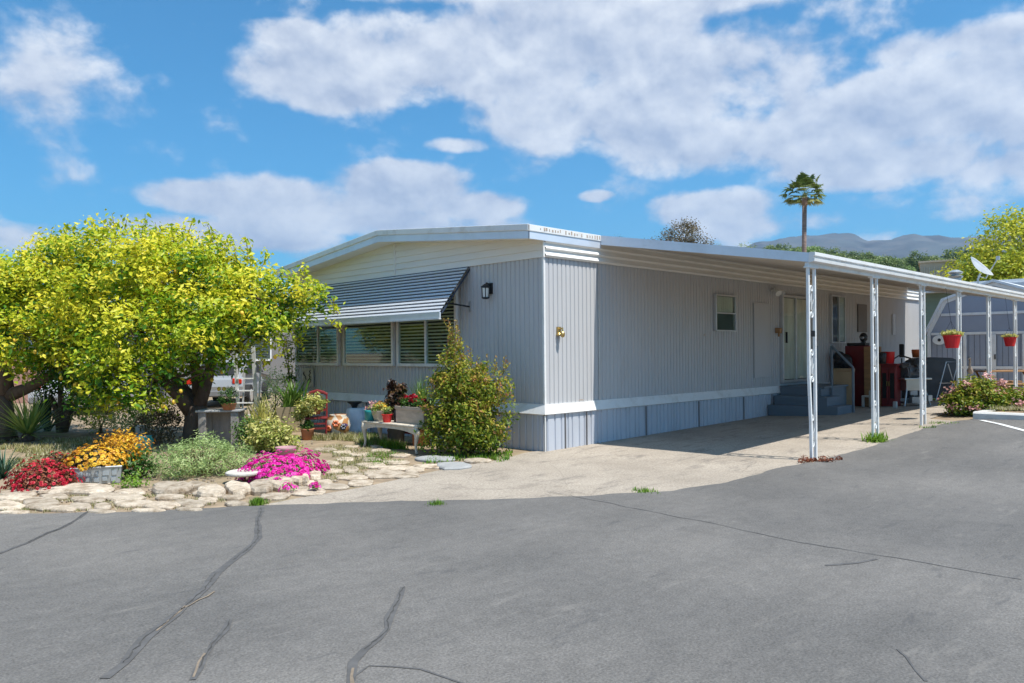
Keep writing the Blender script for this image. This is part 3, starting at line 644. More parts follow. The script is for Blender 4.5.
cl=[(330,78,115,36,1),(290,35,55,16,.7),(450,55,150,50,1),(560,50,170,64,1.05),(620,112,180,46,1),(730,82,120,55,1),(740,142,145,38,1),(850,122,160,44,1),(970,92,90,52,1),(890,162,140,26,.95),(1010,165,55,20,.9),(955,42,75,18,.8),
    (215,198,88,20,.95),(300,202,125,30,1),(400,186,92,28,1.1),(465,206,75,20,1),(400,222,140,18,.8),(715,208,75,24,1),(765,224,75,17,.7),(595,196,22,7,.6),(-10,98,30,14,.1),(70,240,100,18,.7),(150,228,80,17,.7),(240,235,110,18,.6),(460,145,40,9,.6),(620,-5,200,34,.9),(420,-8,130,14,.8),(1180,120,200,80,.8),(880,245,150,12,.3)]
mask=None
for (px,py,a,b,s_) in cl:
    A,E=ae(px,py); ra,re=a/F*1.0,b/F
    dx=mth('MULTIPLY',mth('SUBTRACT',az,A),1/ra); dy=mth('MULTIPLY',mth('SUBTRACT',el,E),1/re)
    v=mth('MULTIPLY',mth('SUBTRACT',1.,mth('ADD',mth('MULTIPLY',dx,dx),mth('MULTIPLY',dy,dy))),s_)
    mask=v if mask is None else w.n('ShaderNodeMath',{0:mask,1:v,2:.25},operation='SMOOTH_MAX').outputs[0]
mask=mth('MAXIMUM',mask,-1.2)
# elsewhere in the sky: scattered cloud
cv=w.n('ShaderNodeCombineXYZ',{0:az,1:mth('MULTIPLY',el,1.35),2:0.}).outputs[0]
far_=mth('GREATER_THAN',mth('ABSOLUTE',az),1.25)
n0=w.n('ShaderNodeTexNoise',{'Vector':cv,'Scale':3.,'Detail':3.}).outputs[0]
mask=mth('MAXIMUM',mask,mth('MULTIPLY',far_,mth('SUBTRACT',mth('MULTIPLY',n0,3.),1.5)))
def cn(off):
    v=w.n('ShaderNodeVectorMath',{0:cv,1:off},operation='ADD').outputs[0]
    a=w.n('ShaderNodeTexNoise',{'Vector':v,'Scale':8.,'Detail':10.,'Roughness':.57,'Distortion':.1}).outputs[0]
    b=w.n('ShaderNodeTexNoise',{'Vector':v,'Scale':4.5,'Detail':2.}).outputs[0]
    return mth('ADD',mth('MULTIPLY',mth('SUBTRACT',a,.5),2.9),mth('MULTIPLY',mth('SUBTRACT',b,.5),1.0))
nA=cn((0,0,0)); nB=cn((.006,.028,0))
dens=mth('ADD',mask,nA)
al=w.n('ShaderNodeMapRange',{'Value':dens,'From Min':.0,'From Max':.6},interpolation_type='SMOOTHSTEP').outputs[0]
shade=w.n('ShaderNodeMapRange',{'Value':mth('SUBTRACT',nB,nA),'From Min':-.42,'From Max':.38}).outputs[0]   # more cloud above = greyer
thick=w.n('ShaderNodeMapRange',{'Value':dens,'From Min':.5,'From Max':2.0}).outputs[0]
dk=mth('ADD',mth('MULTIPLY',shade,.75),mth('MULTIPLY',thick,.30),clamp=True)
ccol=mix(w,dk,(.77,.79,.81,1),(.28,.34,.47,1))
skc=w.n('ShaderNodeVectorMath',{0:sky.outputs[0],3:.105},operation='SCALE').outputs[0]
skc=mix(w,1.,skc,(.24,.90,1.18,1),'MULTIPLY')
fin=mix(w,mth('MULTIPLY',al,.9),skc,ccol)
bg=w.n('ShaderNodeBackground',{'Color':fin,'Strength':1.0}); w.n('ShaderNodeOutputWorld',{'Surface':bg.outputs[0]})
S.view_settings.view_transform='Standard'; S.view_settings.look='None'; S.view_settings.exposure=.42; S.view_settings.gamma=1
S.render.engine='CYCLES'; cyc=S.cycles; cyc.use_denoising=True; cyc.max_bounces=7; cyc.diffuse_bounces=4; cyc.transparent_max_bounces=12; cyc.glossy_bounces=3; cyc.transmission_bounces=3; cyc.volume_bounces=0
cyc.caustics_reflective=False; cyc.caustics_refractive=False; cyc.sample_clamp_indirect=6
#@@MORE@@
# ================================================================== GARDEN, left of the drive
def plant(name,label,cat,loc,lobes,n,leaf,mat,clump=.14,per=24,shell=.5,group=None,tb=.45,tv=.3,stems=None,zt=.15,zmin=.01,part='foliage'):
    t=T(name,label,cat,loc,group)
    C,N,ids,k=cloud(lobes,n,clump,per,shell,zmin)
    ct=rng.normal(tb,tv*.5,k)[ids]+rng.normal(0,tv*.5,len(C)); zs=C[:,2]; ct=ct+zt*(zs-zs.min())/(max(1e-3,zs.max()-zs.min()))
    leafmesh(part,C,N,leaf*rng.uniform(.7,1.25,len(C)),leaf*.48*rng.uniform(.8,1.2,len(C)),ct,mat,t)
    if stems:
        m=MB()
        for i in range(stems):
            l=random.choice(lobes); m.tube([(random.gauss(0,.04),random.gauss(0,.04),0),(l[0]*.5,l[1]*.5,l[2]*.55),(l[0]+random.gauss(0,.1),l[1]+random.gauss(0,.1),l[2])],[.014,.010,.004],5)
        m.build('stems','twig',t)
    return t
def citrus(name,label,base,limbs,lobes,n,group,seed,twigs,lem,sprigs):
    random.seed(seed); t=T(name,label,'tree',base,group); b=Vector(base)
    m=MB(); 
    for P,rr in limbs: m.tube([Vector(p) for p in P],rr,9)
    m.build('trunk','bark',t,smooth=True)
    L=[(*(at(px,py,d)-b),r,r,r*.85) for px,py,d,r in lobes]
    # branches reaching into the lobes
    m=MB(); top=[Vector(P[-1]) for P,rr in limbs]
    for l in L:
        c=Vector(l[:3]); s=min(top,key=lambda q:(q-c).length); mid=(s+c)/2+Vector((random.gauss(0,.1),random.gauss(0,.1),-.08))
        m.tube([s,mid,c],[.035,.022,.010],6)
        for k in range(twigs):
            e=c+Vector((random.gauss(0,1),random.gauss(0,1),random.gauss(0,1))).normalized()*l[3]*.8; m.tube([c,(c+e)/2+Vector((0,0,-.05)),e],[.010,.007,.003],4)
    m.build('branches','bark',t)
    C,N,ids,k=cloud(L,n,.25,40,.38); N=N+np.array([0,-.25,.35])
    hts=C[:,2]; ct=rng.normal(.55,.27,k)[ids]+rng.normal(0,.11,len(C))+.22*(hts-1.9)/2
    SP=[];SN=[];ST=[]
    tw=MB()
    for (px,py,d,ln) in sprigs:
        e=at(px,py,d)-b; s=e+Vector((random.gauss(0,.1),random.gauss(0,.1),-ln)); tw.tube([s,(s+e)/2+Vector((.02,.02,0)),e],[.008,.006,.003],4)
        for q in range(int(ln*95)):
            f=random.random(); p=s.lerp(e,f)+Vector((random.gauss(0,.055),random.gauss(0,.055),random.gauss(0,.03))); SP.append(p);SN.append((random.gauss(0,1),random.gauss(0,1),.8));ST.append(random.gauss(.68,.14))
    C=np.vstack([C,np.array([tuple(p) for p in SP])]); N=np.vstack([N,np.array(SN)]); ct=np.concatenate([ct,ST])
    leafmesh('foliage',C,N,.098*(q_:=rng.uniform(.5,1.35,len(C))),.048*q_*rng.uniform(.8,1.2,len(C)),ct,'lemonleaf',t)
    tw.build('sprigs','twig',t)
    f0=None
    for (px,py,d) in lem:
        p=at(px,py,d)-b
        if f0 is None:
            m=MB(); m.lathe([(.002,-.038),(.017,-.031),(.03,-.013),(.032,.009),(.021,.029),(.007,.037),(.002,.041)],(0,0,0),10); f0=m.build('lemon','lemon',t,loc=p,smooth=True)
        else:
            c=f0.copy(); COL.objects.link(c); c.parent=t; c.location=p; c.rotation_euler=(random.uniform(-.6,.6),random.uniform(-.6,.6),0)
    return t
bA=G(195,443)
def la(px,py,d,b): return at(px,py,d)-b
citrus('citrus_tree','rounded citrus tree with dense yellow-green leaves and lemons, beside the front windows',bA,
 [([(0,0,-.05),(0,0,.12),la(197,405,13.5,bA)],[.26,.21,.17]),([la(192,412,13.5,bA),la(178,395,13.3,bA),la(160,378,13,bA)],[.14,.11,.07]),
  ([la(198,408,13.5,bA),la(206,385,13.5,bA),la(214,355,13.5,bA),la(216,325,13.6,bA)],[.13,.10,.075,.05]),([la(200,405,13.6,bA),la(196,370,13.8,bA),la(186,330,14.1,bA)],[.12,.09,.05]),
  ([la(214,355,13.5,bA),la(240,330,13.4,bA),la(265,310,13.3,bA)],[.06,.045,.03]),([la(197,405,13.5,bA),la(170,372,14.2,bA),la(140,330,14.6,bA)],[.11,.08,.04])],
 [(200,290,13.5,.95),(155,275,13.2,.85),(125,262,14,.8),(250,293,13.3,.75),(285,303,13.6,.55),(312,297,13.2,.30),(218,268,13.8,.62),(180,325,12.5,.75),(132,335,12.6,.75),(112,368,12.6,.5),(152,378,12.2,.42),(230,325,12.8,.5),(268,322,13,.4),(190,345,12.3,.45),(95,305,13.4,.85),
  (300,320,13.5,.28),(150,300,15.0,1.0),(210,300,15.2,1.0),(260,300,15.0,.7),(170,355,13.2,.5),(105,395,12.6,.28),(150,402,12.3,.28),(240,345,13.2,.28),(90,250,14.2,.6),(175,250,14,.55),(130,390,12.2,.3),(108,412,12.8,.24),(85,402,13.2,.28),(205,372,12.9,.22),(228,352,13.0,.26),(215,362,12.8,.2),(245,358,13.6,.2)],
 42000,'lemon trees in the front garden',3,3,
 [(187,300,12.55),(191,304,12.5),(202,310,12.4),(173,294,12.7),(156,293,12.7),(233,306,12.5),(242,313,12.4),(219,389,13),(224,389,13.05),(202,361,12.9),(163,406,12),(181,391,12.1),(174,402,12.1),(275,357,13.1),(205,355,12.6),(222,372,13),(120,350,12.2),(146,340,12.1),(176,271,12.9),(75,385,13.2),(118,402,12.5),(212,380,13.1)],
 [(112,213,14,.55),(108,222,14,.4),(128,216,14,.4),(145,214,13.8,.5),(155,222,13.6,.4),(192,219,13.9,.5),(206,221,13.8,.4),(172,226,13.6,.4),(232,240,13.7,.4),(246,238,13.7,.4),(250,246,13.5,.35),(300,262,13.5,.4),(268,250,13.6,.35),(215,232,13.6,.4),(90,220,14.2,.4),(70,222,14.2,.45),(333,300,13.2,.25),(318,282,13.2,.3),(330,318,13.3,.2),(297,335,13.4,.25),(262,352,13.2,.3),(285,343,13.3,.25)])
bB=Vector((-5.4,8.6,0)); 
citrus('citrus_tree','wide citrus tree with a low forking trunk behind the spiky sago plant',bB,
 [([(0,0,-.05),(0,0,.3),la(4,392,14.3,bB)],[.21,.16,.13]),([la(10,395,14.3,bB),la(28,388,14.2,bB),la(46,378,14.1,bB),la(62,366,14.2,bB)],[.13,.10,.08,.05]),
  ([la(6,395,14.3,bB),la(2,360,14.3,bB),la(10,320,14.4,bB)],[.16,.12,.06]),([la(4,395,14.3,bB),la(-30,360,14.3,bB),la(-50,330,14.4,bB)],[.16,.12,.06])],
 [(45,290,14.3,1.0),(75,280,14.8,.9),(0,308,14.5,1.0),(25,335,13.6,.75),(62,342,13.5,.7),(-45,330,14.5,1.15),(42,362,13.6,.35),(80,372,13.8,.4),(60,262,15,.65),(15,362,13.7,.3),(90,330,14,.6),(20,285,14.6,.8),(-20,290,14.8,.8),(40,310,15.8,1.2),(85,395,13.8,.25),(65,385,13.6,.22)],
 32000,'lemon trees in the front garden',5,3,
 [(6,362,13.2),(25,370,13.2),(76,384,13.3),(61,378,13.2),(35,352,13),(15,340,13)],
 [(20,252,14.6,.4),(45,238,14.7,.5),(60,236,15,.45),(33,246,14.7,.4),(5,268,14.6,.4),(75,233,15,.4),(-5,275,14.6,.4),(52,228,15,.5)])
for loc_,a_ in (((-9.8,14.2,0),1.2),((-13.5,18.5,0),2.6),((-8.6,10.4,0),4.)):
    src=[o for o in COL.objects if o.name.startswith('citrus_tree') and o.parent is None][0]
    c=clone(src); c.location=loc_; c.rotation_euler=(0,0,a_); c['label']='yellow-green citrus tree seen only as a reflection in the front windows'; c['group']='citrus trees mirrored in the windows'
# small dark tree behind
random.seed(11)
b=G(62,432); t=T('small_tree','small dark multi-stemmed tree between the two citrus trees','tree',b)
m=MB()
for a,px2,py2 in ((0,50,395),(1,60,385),(2,74,390),(3,80,398)): m.tube([(0,0,0),la((58,62,66,70)[a],412,15.7,b),la(px2,py2,15.7,b)],[.11,.08,.04],7)
m.build('trunk','bark',t,smooth=True)
C,N,ids,k=cloud([(*la(60,375,15.7,b),.5),(*la(85,385,15.5,b),.45),(*la(45,380,15.8,b),.35)],2600,.2,24,.3)
leafmesh('crown',C,N,.07,.035,rng.normal(.3,.2,len(C)),'greenleaf',t)
# sago and dark blade plant
sg=G(28,441)
t=T('sago_plant','bright green spiky sago-like rosette spreading low under the citrus trees','plant',sg)
blades('fronds',170,.86,.042,'sagoleaf',t,loc=(0,0,.12),t0=22,t1=92,curve=.2,seg=5,tint=.75); m=MB(); m.lathe([(.10,0),(.12,.08),(.06,.16)]); m.build('stem','bark',t)
t=T('blade_plant','dark blue-green upright blade plant behind the bright green sago','plant',G(48,431)); blades('leaves',75,1.05,.045,'darkblade',t,t0=3,t1=50,curve=.5,seg=5)
t=T('blade_plant','small dark green strappy plant at the left edge beside the red flowers','plant',G(2,478)); blades('leaves',60,.45,.03,'darkblade',t,t0=10,t1=60,curve=.7)
# flower mounds
def mound(name,label,loc,rx,ry,rz,nleaf,leafm,nfl,flm,flsize,ln=.05,group=None,cover=.55,tb=.5,part='blossoms',hemi=None,fl_lift=.0):
    t=T(name,label,'flowers',loc,group)
    def srf(n,sc):
        a=rng.uniform(0,2*PI,n); c=rng.uniform(.0,1,n)**.8; s=np.sqrt(1-c*c); k=sc*rng.uniform(.86,1.04,n)*(1+.16*np.sin(3*a+1)+.10*np.sin(7*a))
        return np.stack([np.cos(a)*s*rx*k,np.sin(a)*s*ry*k,c*rz*k],1),np.stack([np.cos(a)*s,np.sin(a)*s,c+.2],1)
    C,N=srf(nleaf,.9); C*=rng.uniform(.55,1,(nleaf,1)); leafmesh('foliage',C,N+rng.normal(size=N.shape)*.6,ln,ln*.4,rng.normal(tb,.25,nleaf),leafm,t)
    # each blossom = ring of petals
    C,N=srf(nfl,1.0)
    if hemi: ok=hemi(C); C,N=C[ok],N[ok]
    N=N/np.linalg.norm(N,axis=1,keepdims=True); PC=[];PN=[];PT=[]
    for c,n_ in zip(C,N):
        u=np.cross(n_,rng.normal(size=3)); u/=np.linalg.norm(u); v=np.cross(n_,u); tt=rng.normal(.5,.25)
        for q in range(6):
            a=q*PI/3; d=u*math.cos(a)+v*math.sin(a); PC.append(c+n_*fl_lift+d*flsize*.27); PN.append(n_+d*.35+rng.normal(size=3)*.15); PT.append(tt+rng.normal(0,.1))
    leafmesh(part,np.array(PC),np.array(PN),flsize*.55,flsize*.5,np.array(PT),flm,t)
    return t
mound('ice_plant','mound of bright magenta flowers spilling behind the pale edging stones',G(277,482)+Vector((.2,.2,0)),.56,.42,.30,2200,'greyleaf',800,'magenta',.05)
for (px,py,s) in ((289,489,.10),(278,483,.07),(315,488,.07),(321,470,.10)):
    mound('ice_plant_sprig','small magenta flower cluster creeping over an edging stone',G(px,py,.05),s,s,.07,60,'greyleaf',14,'magenta',.05,group='magenta sprigs on the edging stones')
mound('red_flowers','low dome of crimson flowers at the garden edge, left of the grey trough',G(33,493)+Vector((.17,.22,0)),.44,.40,.34,3200,'reddish',330,'redpetal',.042)
mound('dark_red_bush','dark wine-red leafy bush between the crimson flowers and the grey trough',G(62,478),.38,.3,.36,2600,'darkrosette',30,'redpetal',.04)
# orange planter trough
a,b2=G(74,484),G(121,481); mid=(a+b2)/2; ang=math.atan2((b2-a).y,(b2-a).x); Lr=(b2-a).length
t=T('planter_trough','short grey metal trough with raised panels, full of orange flowers','planter',mid,rz=ang)
m=MB(); w_=.24; 
m.poly([(-Lr/2,-w_/2,0),(Lr/2,-w_/2,0),(Lr/2,w_/2,0),(-Lr/2,w_/2,0),(-Lr/2-.02,-w_/2-.02,.20),(Lr/2+.02,-w_/2-.02,.20),(Lr/2+.02,w_/2+.02,.20),(-Lr/2-.02,w_/2+.02,.20)],[(0,1,2,3),(0,1,5,4),(1,2,6,5),(2,3,7,6),(3,0,4,7)])
m.tube([(-Lr/2-.02,-w_/2-.02,.2),(Lr/2+.02,-w_/2-.02,.2),(Lr/2+.02,w_/2+.02,.2),(-Lr/2-.02,w_/2+.02,.2),(-Lr/2-.02,-w_/2-.02,.2)],.011,6)
body=m.build('trough','galv',t)
m=MB()
for k in range(5):
    x=-Lr/2+.07+k*(Lr-.14)/4; m.box((x,-w_/2-.014,.05+(k%2)*.01),(.055,.014,.05)); m.box((x+.01,-w_/2-.019,.125),(.07-(k%3)*.02,.014,.045))
m.build('raised_panels','galv',body)
m=MB(); m.bb(-Lr/2,Lr/2,-w_/2,w_/2,.14,.16); m.build('earth','soil',body)
def flw(t,loc,rx,ry,rz,nl,lm,nf,fm,fs,ln=.05):
    x=mound('tmp','x',loc,rx,ry,rz,nl,lm,nf,fm,fs,ln)
    for c in list(x.children): c.parent=t; c.location=loc
    bpy.data.objects.remove(x)
flw(t,(.0,.09,.19),.42,.26,.25,2600,'brownleaf',360,'orangepetal',.055)
plant('orange_shrub','loose orange and bronze leafy shrub just behind the flower trough','shrub',G(118,468),[(0,0,.22,.4,.35,.22),(.15,.1,.27,.3,.3,.18)],1500,.05,'orangepetal',tb=.25,tv=.5,stems=7)
plant('leafy_clump','deep green leafy clump between the trough and the silver bush','plant',G(132,481)+Vector((.1,.15,0)),[(0,0,.12,.22,.22,.2)],900,.06,'greenleaf',tb=.35,stems=4)
plant('leafy_clump','small lime green clump on the stones in front of the silver bush','plant',G(132,487),[(0,0,.06,.14,.12,.1)],350,.045,'freshgrass',tb=.8)
# santolina
b=G(190,481)+Vector((.3,.35,0)); t=T('silver_bush','rounded silvery green feathery bush under the citrus tree','shrub',b)
C,N,ids,k=cloud([(0,0,.18,.50,.45,.30),(-.25,.15,.16,.38,.36,.26),(.30,-.12,.15,.36,.34,.24),(.1,.2,.22,.3,.3,.3)],8200,.09,20,.6,.01)
N[:]=N*.6+np.array([0,0,0.1]); leafmesh('foliage',C,N,.055,.011,rng.normal(.5,.22,k)[ids]+rng.normal(0,.12,len(C)),'greyleaf',t)
m=MB()
for i in range(26):
    a=random.uniform(0,6.28); q=random.uniform(.1,.5); m.tube([(math.cos(a)*q*.3,math.sin(a)*q*.3,.0),(math.cos(a)*q,math.sin(a)*q,.34)],.004,4)
m.build('stems','twig',t)
# disc
b=G(244,474,.10); m=MB(); m.lathe([(.19,-.03),(.215,-.015),(.215,.008),(.19,.02),(.16,.014),(.01,.012)],(0,0,0),28); tag(m.build('stepping_disc','cement',loc=b+Vector((0,0,.02)),smooth=False,bevel=.004),'round pale concrete disc lying on the edging stones by the magenta flowers','garden disc')
# edging stones & flagstones
def stone(px,py,w,h,th,name,label,grp,mat,cat,sink=.02):
    c=G(px,py); pts=[]; n=15; ph=random.uniform(0,1); sd_=random.uniform(0,99); sk=random.uniform(-.25,.25)
    for i in range(n):
        a=2*PI*(i+ph)/n; e=1/(abs(math.cos(a))**2.6+abs(math.sin(a))**2.6)**(1/2.6); rr=e*(1+.34*mnoise.noise(Vector((math.cos(a)*1.3+sd_,math.sin(a)*1.3,sd_))))*random.uniform(.90,1.08)
        p=G(px+w*.54*rr*math.cos(a)+sk*h*math.sin(a),py+h*.54*rr*math.sin(a)); pts.append((p.x-c.x,p.y-c.y))
    m=MB(); n=len(pts); tz=lambda x,y,q:th*q+.22*th*mnoise.noise(Vector((x*7+sd_,y*7,3)))
    rings=[[(x*1.0,y*1.0,-sink) for x,y in pts],[(x*1.02,y*1.02,tz(x,y,.45)) for x,y in pts],[(x*.95,y*.95,tz(x,y,.86)) for x,y in pts],[(x*.82,y*.82,tz(x,y,1.0)) for x,y in pts],[(x*.4,y*.4,tz(x*.4,y*.4,1.05)) for x,y in pts]]
    V=sum(rings,[])+[(0,0,th*1.05)]
    Fs=[tuple(range(n))[::-1]]+[(q*n+i,q*n+(i+1)%n,(q+1)*n+(i+1)%n,(q+1)*n+i) for q in range(4) for i in range(n)]+[(4*n+i,4*n+(i+1)%n,5*n) for i in range(n)]
    m.poly(V,Fs); o=m.build(name,mat,loc=c,smooth=False); tag(o,label,cat,grp)
random.seed(21)
flat=[(8,507,30,7),(42,505,33,10),(62,510,27,4),(80,508,22,5),(102,508,15,5),(88,501,36,4),(105,497,30,4.5),(134,505,37,5),(127,499,34,5),(160,506,34,6),(190,505,28,6),(170,498,30,4),(208,501,20,5),(233,498,22,4),(14,499,30,4),(55,498,26,4),(205,494,22,4),(236,505,20,3),(15,514,26,2.5),(100,513,26,2.5),(150,512,30,2.5),(190,511,24,2.5)]
for a in flat: stone(a[0],a[1],a[2]*1.0,a[3]*1.1,.03,'edging_stone','flat pale sandstone slab in the low strip beside the road','flat slabs beside the road','stone','stone')
rk=[(72,491,86,9,.055),(172,492,38,9,.08),(212,494,27,10,.075),(237,492,25,10,.075),(261,490,24,10,.08),(279,486,24,10,.09),(300,481,18,10,.09),(315,478,13,8,.08),(18,496,32,6,.04),(130,494,28,5,.04),(196,488,20,5,.06)]
for px,py,w_,h_,th in rk: stone(px,py,w_,h_,th,'retaining_rock','raised pale rock in the row holding back the flower bed','rocks in front of the flower bed','stone','rock')
fl=[(276,497,26,6),(305,492,30,7),(334,487,26,5),(360,484,24,5),(325,483,13,4),(350,478,26,4),(384,475,34,7),(350,470,16,5),(331,464,16,4),(333,472,18,3.5),(325,450,20,2.5),(360,455,20,2.5),(343,453,16,2.5),(396,469,34,3.5),(374,466,26,4),(372,460,18,3),(395,463,24,3),(405,476,26,5),(415,470,22,4),(430,467,26,3),(345,460,16,3),(355,475,14,3),(380,451,18,2.4),(400,456,20,2.4),(310,484,12,4),(290,488,14,4),(378,447,14,2),(352,447,14,2)]
for a in fl: stone(a[0],a[1],a[2]*1.02,a[3]*1.05,.024,'flagstone','irregular pale flagstone set in the weedy path beside the drive','flagstones of the garden path','stone','stone')
stone(453,467,30,6,.04,'grey_slab','pale grey slab at the corner of the path below the big bush',None,'slate','stone')
stone(436,460,36,4,.04,'grey_slab','long darker grey slab between the bench and the big bush',None,'slate','stone')
stone(478,462,24,3,.04,'grey_slab','thin slab tucked under the right side of the big bush',None,'stone','stone')
# weeds, grass (stuff)
def scatter(poly_px,n):
    P=[]; xs=[p[0] for p in poly_px]; ys=[p[1] for p in poly_px]
    while len(P)<n:
        x=random.uniform(min(xs),max(xs)); y=random.uniform(min(ys),max(ys)); ins=False; j=len(poly_px)-1
        for i in range(len(poly_px)):
            (xi,yi),(xj,yj)=poly_px[i],poly_px[j]
            if (yi>y)!=(yj>y) and x<(xj-xi)*(y-yi)/(yj-yi)+xi: ins=not ins
            j=i
        if ins: 
            p=G(x,y)
            if mnoise.noise(p*1.6)>-.12: P.append(tuple(p))
    return P
grassfield('path_weeds',scatter([(322,444),(400,447),(420,455),(390,470),(330,482),(300,470)],900),.045,.010,'drygrass','low yellow-green weeds growing between the flagstones','weeds')
grassfield('white_wildflowers',scatter([(300,436),(365,436),(405,448),(330,444)],420),.13,.016,'drygrass','pale dry wildflowers along the foot of the front wall','wildflowers')
grassfield('bed_ground_cover',scatter([(0,440),(120,438),(150,455),(75,465),(0,470)],1100),.07,.016,'drygrass','pale dry ground cover in the bed under the citrus trees','ground cover')
grassfield('edge_weeds',scatter([(0,496),(270,495),(268,505),(205,508),(0,513)],420),.035,.010,'drygrass','tiny weeds between the roadside stones','weeds')
grassfield('green_grass_tufts',scatter([(233,500),(256,499),(262,505),(234,507)],90)+scatter([(365,455),(395,450),(400,462),(370,468)],90)+scatter([(430,505),(452,504),(452,507),(430,507)],20),.07,.010,'freshgrass','bright green grass tufts at the road edge and path','grass')
grassfield('wall_foot_grass',scatter([(382,446),(425,452),(430,456),(382,450)],90)+scatter([(360,438),(382,440),(380,447),(360,446)],70),.15,.018,'freshgrass','taller green grass under the white bench','grass')
# loose gravel and leaf litter
P=scatter([(0,470),(300,480),(270,503),(0,510)],420)+scatter([(300,440),(420,455),(440,466),(300,495)],380)+scatter([(200,440),(300,440),(300,470),(230,470)],200)
m=MB()
for (x,y,z) in P: r=random.uniform(.008,.024); m.box((x,y,z+r*.3),(r*1.5,r,r),random.uniform(0,3),random.uniform(-.4,.4))
o=m.build('gravel','stone',kind='stuff'); o['label']='loose pale gravel between stones and plants'
# ---- stump table with ball plant
b=G(222,447); t=T('plant_stand','grey weathered plank stand with a thin slab top, beside the citrus trunk','table',b,rz=rad(-40))
m=MB(); m.bb(-.36,.36,-.24,.24,.60,.635); m.build('top','slate',t,bevel=.01)
for x,y in ((-.26,-.17),(.26,-.17),(-.26,.17),(.26,.17)): m=MB(); m.bb(x-.06,x+.06,y-.04,y+.04,0,.60); m.build('leg','greywood',t,bevel=.008)
m=MB(); m.bb(-.2,.2,.15,.19,.0,.58); m.build('back_board','greywood',t)
b2=at(229,410,12.75); b2.z=.635
t=T('potted_plant','small round dark green ball plant in a low dark pot on the plank stand','potted plant',b2)
m=MB(); m.lathe([(.09,0),(.12,.10),(.13,.11),(.11,.10)],n=16); m.build('pot','clay',t,smooth=True)
C,N,i_,k_=cloud([(0,0,.22,.15,.15,.15)],1000,.05,20,.7); leafmesh('foliage',C,N,.03,.016,rng.normal(.35,.2,len(C)),'greenleaf',t)
# pale spiky + mounded yellow-green shrubs
t=T('pale_spiky_plant','pale cream spiky plant rising behind the yellow-green mound','plant',G(260,432)+Vector((.1,.1,0))); blades('leaves',130,.55,.03,'paleleaf',t,loc=(0,0,.22),t0=5,t1=100,curve=.8,spread=.12,tint=.75); m=MB(); m.lathe([(.13,0),(.16,.24),(.14,.25)],n=14); m.build('pot','cement',t,smooth=True)
plant('yellow_shrub','rounded yellow-green shrub with pale leaves behind the magenta flowers','shrub',G(272,452),[(0,0,.24,.32,.3,.26),(.18,-.15,.18,.22,.22,.2),(-.16,.12,.28,.22,.22,.22)],3000,.07,'paleleaf',clump=.1,tb=.5,tv=.45,stems=10)
plant('dark_shrub','dull green shrub hugging the left side of the yellow-green one','shrub',G(249,450),[(0,0,.24,.2,.2,.24)],1100,.05,'greenleaf',tb=.5,stems=5)
b=G(284,455)+Vector((.0,-.05,0)); m=MB(); m.lathe([(.12,0),(.15,.10),(.16,.13),(.14,.13),(.12,.09)],n=20); tag(m.build('clay_bowl','mauvepot',loc=b,smooth=True),'mauve clay bowl half hidden behind the magenta flowers','pot')
# grey-white driftwood behind pale plant
t=plant('grey_shrub','wispy grey shrub against the wall end, left of the tall beige planter','shrub',G(275,424)+Vector((.2,.4,0)),[(0,0,.5,.3,.3,.4),(.1,.1,.9,.25,.25,.3)],1500,.05,'greyleaf',tb=.8,stems=9)
# tall climber at corner beneath crown
t=plant('climber','thin leafy climber with bare stems at the far end of the front wall','shrub',G(291,427)+Vector((.3,.55,0)),[(0,0,1.3,.14,.2,.5),(.0,.1,1.9,.22,.25,.5),(-.1,0,.8,.12,.15,.3)],900,.06,'lemonleaf',tb=.35,tv=.4,stems=12)
# beige planter with strappy plant
b=G(293,431); t=T('tall_planter','tall square beige planter with broad upright green leaves by the wall end','planter',b,rz=rad(45))
m=MB(); m.poly([(-.2,-.2,0),(.2,-.2,0),(.2,.2,0),(-.2,.2,0),(-.26,-.26,.50),(.26,-.26,.50),(.26,.26,.50),(-.26,.26,.50),(-.23,-.23,.47),(.23,-.23,.47),(.23,.23,.47),(-.23,.23,.47)],[(0,1,2,3),(0,1,5,4),(1,2,6,5),(2,3,7,6),(3,0,4,7),(4,5,9,8),(5,6,10,9),(6,7,11,10),(7,4,8,11),(8,9,10,11)]); m.build('pot','beigepot',t)
blades('leaves',60,.62,.075,'greenleaf',t,loc=(0,0,.46),t0=2,t1=48,curve=.9,seg=5,spread=.1,tint=.7)
# ---- red chair
b=G(317,438); t=T('red_chair','red painted wooden chair with trailing plants on its seat, by the front wall','chair',b,rz=rad(-45+12)); t.scale=(.9,.9,.87)
# local: back at +y... chair faces -y local
def leg(x,y,z1,lean=0): 
    m=MB(); m.tube([(x,y,0),(x,y+lean*.4,z1*.5),(x,y+lean,z1)],.02,7); return m
leg(-.19,-.18,.43).build('leg','redpaint',t); leg(.19,-.18,.43).build('leg','redpaint',t); leg(-.19,.18,.92,.06).build('leg','redpaint',t); leg(.19,.18,.92,.06).build('leg','redpaint',t)
m=MB(); m.bb(-.22,.22,-.21,.21,.41,.445); m.build('seat','redpaint',t,bevel=.01)
m=MB()
for k in range(12):
    pass
m.tube([(-.21,.24,.90),(-.12,.25,.95),(0,.25,.98),(.12,.25,.95),(.21,.24,.90)],[.028,.035,.04,.035,.028],7); m.bb(-.03,.03,.215,.235,.5,.93); m.tube([(-.19,.22,.78),(-.08,.225,.72),(0,.225,.8),(.08,.225,.72),(.19,.22,.78)],.018,6); m.bb(-.19,.19,.2,.225,.55,.6); m.build('backrest','redpaint',t)
